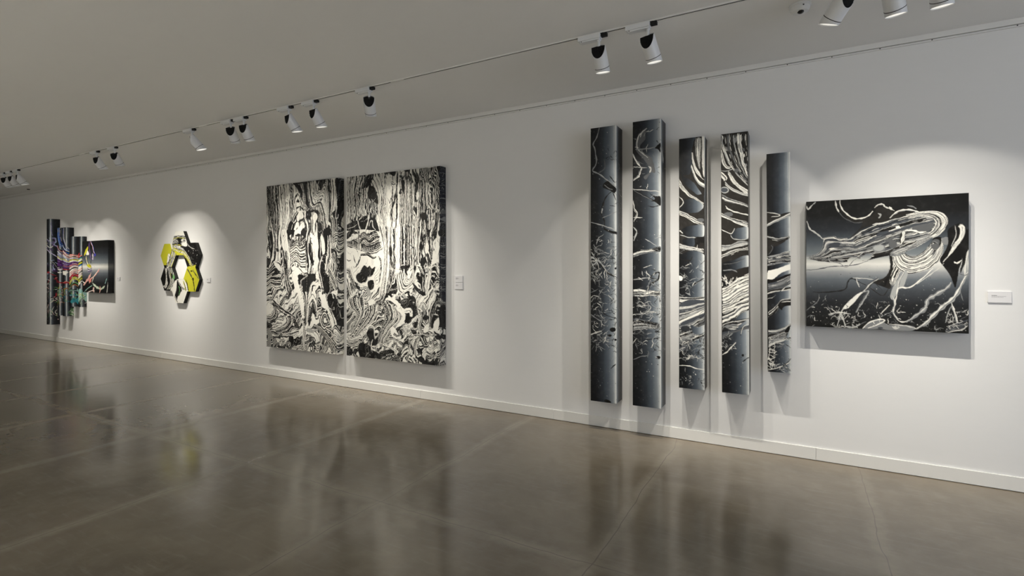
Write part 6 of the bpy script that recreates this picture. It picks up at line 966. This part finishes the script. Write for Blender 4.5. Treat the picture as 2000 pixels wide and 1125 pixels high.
  ["F",[[-45,619],[519,620],[545,845],[361,1037],[-45,1046]],"k"],["F",[[800,621],[1290,622],[1290,1030],[800,1041],[699,829]],"Y"],["F",[[308,1038],[519,816],[712,814],[850,1012],[724,1215],[493,1222]],"w"],
  ["P",[[401,95],[571,90],[775,103]],[[367,218],[545,179],[775,214]],"k5wkYkw5kwkk"],["P",[[367,218],[519,186],[800,229]],[[367,262],[571,267],[750,313]],"kwkkkYkw"],["F",[[545,150],[648,132],[699,176],[661,197],[571,209]],"k"],
  ["F",[[699,172],[693,182],[678,188],[659,187],[643,180],[637,170],[643,160],[659,154],[678,155],[693,162]],"w"],["F",[[673,214],[775,200],[813,236],[800,272],[724,277],[661,247]],"w"],
  ["F",[[648,146],[633,156],[594,161],[547,160],[508,152],[493,142],[508,132],[547,127],[594,128],[633,135]],"k"],["F",[[786,301],[763,309],[716,307],[662,296],[621,281],[611,266],[634,259],[682,260],[736,271],[776,286]],"k"],
  ["P",[[367,247],[545,280],[724,327],[875,458],[999,614]],[[367,328],[519,410],[699,420],[800,485],[925,614]],"kwkYYYwkwYYkY"],["F",[[440,336],[571,368],[699,413],[466,417]],"Y"],
  ["F",[[241,407],[308,407],[335,510],[281,605],[201,612]],"w"],["P",[[361,306],[308,437],[214,612]],[[519,410],[519,483],[388,620]],"kwYkwwkwYYkwk"],
  ["P",[[266,422],[279,436],[293,457],[301,480],[287,514],[256,553],[240,583]],[[271,421],[285,434],[309,454],[315,481],[296,516],[269,556],[243,584]],"k"],
  ["P",[[279,523],[258,528],[229,537],[203,551],[203,573],[204,596],[211,613]],[[284,527],[265,534],[239,544],[226,556],[216,573],[220,596],[218,612]],"k"],["D",850,258,1194,615,70,5,"w"],
  ["P",[[824,230],[839,247],[863,271],[898,290],[940,305],[988,315],[1023,319]],[[827,229],[847,244],[875,266],[903,286],[946,298],[992,309],[1024,318]],"8"],
  ["P",[[133,620],[174,760],[147,908],[79,939]],[[241,620],[214,775],[255,907],[174,996]],"kwkwwk"],["P",[[241,620],[281,759],[308,877],[201,996]],[[519,620],[440,788],[414,904],[308,994]],"wkwkYkwkgkwwkwk"],
  ["F",[[451,780],[444,803],[425,816],[403,817],[384,803],[377,781],[384,758],[403,745],[425,744],[444,758]],"G"],["F",[[388,759],[383,785],[369,801],[353,801],[340,785],[335,759],[340,733],[353,717],[369,717],[383,733]],"k"],
  ["F",[[414,890],[493,831],[519,903],[466,1034],[414,1108],[367,1037]],"w"],["F",[[519,830],[571,873],[648,959],[648,1045],[545,1105],[506,1179],[453,1093],[493,990]],"k"],
  ["P",[[567,932],[571,948],[584,968],[599,988],[581,1016],[573,1050],[566,1075]],[[574,930],[596,941],[617,961],[619,988],[620,1020],[594,1053],[575,1076]],"Gk"],
  ["F",[[648,1016],[724,986],[775,1042],[712,1194],[558,1206],[571,1104]],"w"],
  ["P",[[537,832],[545,851],[563,878],[576,909],[615,932],[651,959],[686,983],[733,987],[772,990],[799,988]],[[552,829],[567,846],[584,873],[617,895],[639,923],[674,947],[712,961],[740,975],[776,977],[801,980]],"kwk"],
  ["P",[[696,844],[703,867],[718,900],[742,929],[745,962],[759,992],[772,1014]],[[702,842],[723,863],[748,894],[758,927],[777,958],[780,990],[778,1013]],"Yk"],
  ["P",[[438,1094],[450,1115],[474,1143],[499,1166],[510,1185],[530,1198],[542,1207]],[[442,1093],[467,1110],[493,1137],[512,1162],[534,1178],[541,1195],[547,1205]],"kw"],
  ["P",[[810,643],[823,669],[859,701],[889,731],[907,760],[940,782],[958,799]],[[816,641],[850,660],[881,693],[911,724],[943,749],[955,778],[967,796]],"k5k"],
  ["P",[[958,798],[971,828],[984,871],[1001,911],[1012,948],[1011,984],[1021,1008]],[[967,797],[982,826],[1009,868],[1023,909],[1026,947],[1033,983],[1027,1008]],"k"],
  ["P",[[971,658],[986,676],[1011,702],[1037,731],[1080,759],[1122,791],[1154,812]],[[979,655],[999,672],[1026,697],[1060,722],[1093,754],[1135,785],[1161,808]],"k5"],
  ["P",[[771,814],[784,845],[795,889],[816,928],[828,961],[834,992],[848,1012]],[[779,813],[794,843],[822,885],[835,926],[845,960],[856,990],[853,1012]],"k"],
  ["F",[[972,678],[966,684],[948,688],[927,688],[909,684],[903,678],[909,671],[927,667],[948,667],[966,671]],"k"],["F",[[1007,811],[1003,828],[993,838],[981,838],[971,828],[967,812],[971,795],[981,785],[993,785],[1003,795]],"k"],
  ["D",750,699,1146,992,22,7,"k"],
 ],
}


# ---------------------------------------------------------------- wrapped painted boxes
def art_mat(name, rough, bump=0.):
    m = mat(name, (.5, .5, .5), rough, .22); t = NT(m); a = t.n('ShaderNodeVertexColor', layer_name='paint')
    g = t.n('ShaderNodeTexCoord').outputs['Object']; n1 = t.noise(g, 24, 3)
    t.put(t.b.inputs['Base Color'], t.mix(t.ss(n1, .45, .8, 0, .02), a.outputs['Color'], (.5, .5, .48)))
    t.put(t.b.inputs['Roughness'], t.m('ADD', rough - .05, t.m('MULTIPLY', t.noise(g, 60, 3), .12)))
    if bump:
        bw = t.n('ShaderNodeRGBToBW'); t.L.new(a.outputs['Color'], bw.inputs[0]); b = t.n('ShaderNodeBump'); b.inputs['Strength'].default_value = bump; b.inputs['Distance'].default_value = .002
        t.L.new(bw.outputs[0], b.inputs['Height']); t.L.new(b.outputs[0], t.b.inputs['Normal'])
    return m
M_gloss = art_mat('glossy_poured_enamel', .34, .12); M_satin = art_mat('satin_marbled_paint', .42, .12)

def wrapped(name, key, X0, X1, Zt, Zb, d, step, amp, base, rad, material, label, cat, group, seed, roll=0.):
    """a deep panel hung on the wall; front and right edge carry one continuous painting"""
    fw, H, dd = (X1 - X0) * 1000, (Zt - Zb) * 1000, d * 1000
    S = Sheet(fw + dd, H, step, base(fw, H), seed); img = S.run(ART[key], amp)
    us = np.linspace(0, fw + dd, S.nu); nv = S.nv; y0 = 0
    arc0, arc1 = fw - rad, fw + rad                      # the rounded right edge takes the paint between these
    def prof(u):
        if u <= arc0: return u, 0.
        if u >= arc1: return fw, u - fw
        a = (u - arc0) / (arc1 - arc0) * PI / 2; return fw - rad + rad * math.sin(a), rad - rad * math.cos(a)
    pts = [(u,) + prof(u) for u in us]
    lr = min(rad, 6.)
    pts[0] = (0, lr, 0.)
    left = [(0, 0., dd), (0, 0., lr), (0, lr * .3, lr * .3)]
    k = 1
    while pts[k][1] <= lr + .5: pts[k] = (pts[k][0], lr + .5 + .01 * k, 0.); k += 1
    allp = left + pts; n = len(allp); px = np.array([p[1] for p in allp]) / 1000; py = np.array([p[2] for p in allp]) / 1000
    pi_ = np.concatenate([[0, 0, 0], np.arange(S.nu)])
    z = -np.linspace(0, H, nv) / 1000
    w2 = (X1 - X0) / 2; hz = H / 2000
    V = np.empty((nv, n, 3)); V[:, :, 0] = px[None] - w2; V[:, :, 1] = py[None] - d; V[:, :, 2] = z[:, None] + hz
    col = np.empty((nv, n, 4), np.float32); col[..., 3] = 1; col[..., :3] = img[:, pi_]
    idx = np.arange(nv * n).reshape(nv, n)
    A = idx[:-1]; B = idx[1:]; nx = np.roll(np.arange(n), -1)
    quads = np.stack([A, B, B[:, nx], A[:, nx]], -1).reshape(-1, 4)
    caps = [idx[0][::-1].tolist()[::-1], idx[-1].tolist()[::-1]]
    me = bpy.data.meshes.new(name); nq = len(quads)
    me.vertices.add(nv * n); me.vertices.foreach_set('co', V.astype(np.float32).ravel())
    lv = np.concatenate([quads.ravel(), caps[0], caps[1]]).astype(np.int32)
    me.loops.add(len(lv)); me.loops.foreach_set('vertex_index', lv)
    me.polygons.add(nq + 2); me.polygons.foreach_set('loop_start', np.concatenate([np.arange(nq) * 4, [nq * 4, nq * 4 + n]]).astype(np.int32))
    ca = me.color_attributes.new('paint', 'FLOAT_COLOR', 'POINT'); ca.data.foreach_set('color', col.ravel())
    me.update(calc_edges=True); me.polygons.foreach_set('use_smooth', [True] * (nq + 2)); me.set_sharp_from_angle(angle=math.radians(40)); me.validate()
    o = link(name, me, material); o.location = ((X0 + X1) / 2, WY - .002, (Zt + Zb) / 2); o.rotation_euler = (0, roll, 0)
    return tag(o, label, cat, group)

bc = lambda fw, H: base_column(fw, H)
bl = lambda fw, H: base_column(fw, H, 125., 1.25)
bh = lambda fw, H: base_horizon(fw, H)
GC = 'tall painted columns on the right'; GL = 'coloured painted columns on the left'
wrapped('painted_column', 'c1', -1.697, -1.445, 2.890, .296, .19, 3.3, 2.5, bc, 12, M_gloss, 'leftmost of the five tall black and silver painted columns on the wall', 'wall art', GC, 148)
wrapped('painted_column', 'c2', -1.291, -1.036, 2.895, .303, .19, 3.3, 2.5, bc, 12, M_gloss, 'tall black and silver column with grey splash near its top, second from left, the one reaching highest', 'wall art', GC, 149)
wrapped('painted_column', 'c3', -.887, -.674, 2.698, .503, .155, 3.3, 2.5, bc, 5, M_gloss, 'middle black and white column with long white drips at its upper right', 'wall art', GC, 150)
wrapped('painted_column', 'c4', -.536, -.326, 2.692, .507, .17, 3.3, 2.5, bc, 5, M_gloss, 'fourth tall column, with zebra-like slanting white stripes in its lower half', 'wall art', GC, 151, -.004)
wrapped('painted_column', 'c5', -.190, -.021, 2.490, .713, .155, 3.3, 2.5, bc, 5, M_gloss, 'shortest tall column on the right with a plain grey gradient top, beside the black square canvas', 'wall art', GC, 152, -.005)
wrapped('square_canvas', 'sq', .089, 1.083, 2.088, 1.093, .10, 2.9, 2.5, bh, 2, M_gloss, 'square black painting with white and grey poured swirls, far right on the wall', 'wall art', None, 244)
wrapped('marbled_panel', 'dl', -6.63, -5.19, 2.738, .438, .108, 4.2, 5, lambda fw, H: base_marble(fw, H, 50), 9, M_satin, 'left panel of the big black and white marbled pair', 'wall art', 'black and white marbled panels', 208)
wrapped('marbled_panel', 'dr', -5.028, -3.537, 2.73, .441, .108, 4.2, 5, lambda fw, H: base_marble(fw, H, 90), 9, M_satin, 'right panel of the big black and white marbled pair', 'wall art', 'black and white marbled panels', 214)
wrapped('painted_column', 'L1', -13.769, -13.584, 2.60, .386, .16, 6, 2, bl, 8, M_gloss, 'tallest dark column at far left with small coloured flecks', 'wall art', GL, 125)
wrapped('painted_column', 'L2a', -13.363, -13.237, 2.405, .592, .125, 6, 2, bl, 6, M_gloss, 'narrow column with blue at its top, just right of the tallest far left column', 'wall art', GL, 126)
wrapped('painted_column', 'L2b', -13.115, -12.945, 2.40, .588, .125, 6, 2, bl, 6, M_gloss, 'column with purple bands and a plain grey right side, third from far left', 'wall art', GL, 127)
wrapped('painted_column', 'L3a', -12.856, -12.684, 2.207, .793, .11, 6, 2, bl, 6, M_gloss, 'short column with red and purple bands over a teal splash, left one of the two shortest', 'wall art', GL, 128)
wrapped('painted_column', 'L3b', -12.517, -12.385, 2.2, .793, .09, 6, 2, bl, 6, M_gloss, 'short column with yellow zigzag bands, next to the small black canvas', 'wall art', GL, 129)
wrapped('square_canvas', 'Lsq', -12.312, -11.286, 2.097, 1.093, .097, 6, 2, bh, 4, M_gloss, 'black square canvas with coloured splashes and a glowing grey band, at far left', 'wall art', None, 245)

# ---------------------------------------------------------------- hexagon relief
hx = thing('hexagon_relief', 'ring of six hexagonal painted panels in yellow, black and white with an open middle', 'wall art', (-8.97, WY, 1.58))
HS = Sheet(1180, 1240, 5, lambda u, v: np.zeros(u.shape + (3,)) + PAL['w'], 224); himg = HS.run(ART['hx'], 3)
hx0, hzt = -9.56, 2.20
M_hex = art_mat('satin_hexagon_paint', .38)
def hexagon(cx, cz, label):
    Rr, hh, d = .2305, .1995, .055
    N = 40; V = []; colr = []; F = []
    for j in range(N + 1):
        z = cz + hh - 2 * hh * j / N; half = Rr - abs(z - cz) / hh * Rr / 2
        for i in range(N + 1):
            x = cx - half + 2 * half * i / N; V.append((x + 8.97, -d, z - 1.58))
            iu = min(max(int((x - hx0) * 1000 / 5), 0), HS.nu - 1); iv = min(max(int((hzt - z) * 1000 / 5), 0), HS.nv - 1); colr.append((*himg[iv, iu], 1))
    n = N + 1
    for j in range(N):
        for i in range(N): a = j * n + i; F.append((a, a + n, a + n + 1, a + 1))
    # deep edges, painted black
    rim = [j * n for j in range(n)] + [N * n + i for i in range(1, n)] + [j * n + N for j in range(N - 1, -1, -1)] + [i for i in range(N - 1, 0, -1)]
    f0 = len(V)
    for k in rim: V.append(V[k]); colr.append((.012, .011, .010, 1))
    b0 = len(V)
    for k in rim: x, y, z = V[k]; V.append((x, -.001, z)); colr.append((.012, .011, .010, 1))
    m = len(rim)
    for k in range(m): F.append((f0 + k, f0 + (k + 1) % m, b0 + (k + 1) % m, b0 + k))
    F.append(tuple(b0 + k for k in range(m)))
    me = bpy.data.meshes.new('hexagon_panel'); me.from_pydata(V, [], F)
    ca = me.color_attributes.new('paint', 'FLOAT_COLOR', 'POINT'); ca.data.foreach_set('color', np.array(colr, np.float32).ravel()); me.update()
    o = link('hexagon_panel', me, M_hex, hx); o['label'] = label; return o
hexagon(-8.97, 1.981, 'white topped hexagon with black and yellow stripes'); hexagon(-9.3165, 1.781, 'yellow hexagon with marbled right side'); hexagon(-8.6235, 1.781, 'black speckled hexagon')
hexagon(-9.3165, 1.382, 'black and white striped hexagon'); hexagon(-8.6235, 1.382, 'yellow hexagon with black streaks'); hexagon(-8.97, 1.182, 'white hexagon with black streaks')

# ---------------------------------------------------------------- wall labels
M_card = mat('white_label_card', (.80, .79, .79), .55); M_ink = mat('grey_label_print', (.16, .15, .15), .7)
def wall_label(x0, x1, z0, z1, label, rows, group='white caption labels on the wall'):
    cx, cz = (x0 + x1) / 2, (z0 + z1) / 2; t = thing('wall_label', label, 'wall label', (cx, WY, cz), group); d = .010; w2, h2 = (x1 - x0) / 2, (z1 - z0) / 2
    bm = bmesh.new(); box(bm, -w2, w2, -d, 0, -h2, h2, .0008); link('card', finish(bm, 'card'), M_card, t)
    bm = bmesh.new(); rs = random.Random(int(x0 * 100))
    for r, (zz, xa, xb, hh) in enumerate(rows):
        x = -w2 + xa * 2 * w2
        while x < -w2 + xb * 2 * w2:                       # words too small to read: a row of small strokes
            l = rs.uniform(.002, .006) * (w2 / .06); z = h2 - zz * 2 * h2; box(bm, x, x + l, -d - .0003, -d + .0002, z - hh, z + hh); x += l + .0015
    link('printed_text', finish(bm, 'printed_text'), M_ink, t); return t
R2 = [(.36, .14, .42, .0022), (.46, .14, .5, .001), (.54, .14, .34, .001)]
wall_label(1.207, 1.333, 1.313, 1.392, 'white caption label right of the black square painting', [(.36, .16, .38, .0019), (.43, .16, .74, .0009), (.52, .16, .66, .0009)])
wall_label(-3.405, -3.295, 1.400, 1.474, 'upper of the two white caption labels beside the marbled panels', R2)
wall_label(-3.405, -3.295, 1.3195, 1.3955, 'lower of the two white caption labels beside the marbled panels', R2)
wall_label(-8.279, -8.167, 1.338, 1.410, 'small white caption label right of the hexagon relief', R2)
wall_label(-11.157, -11.051, 1.3305, 1.401, 'small white caption label right of the coloured piece at far left', R2)
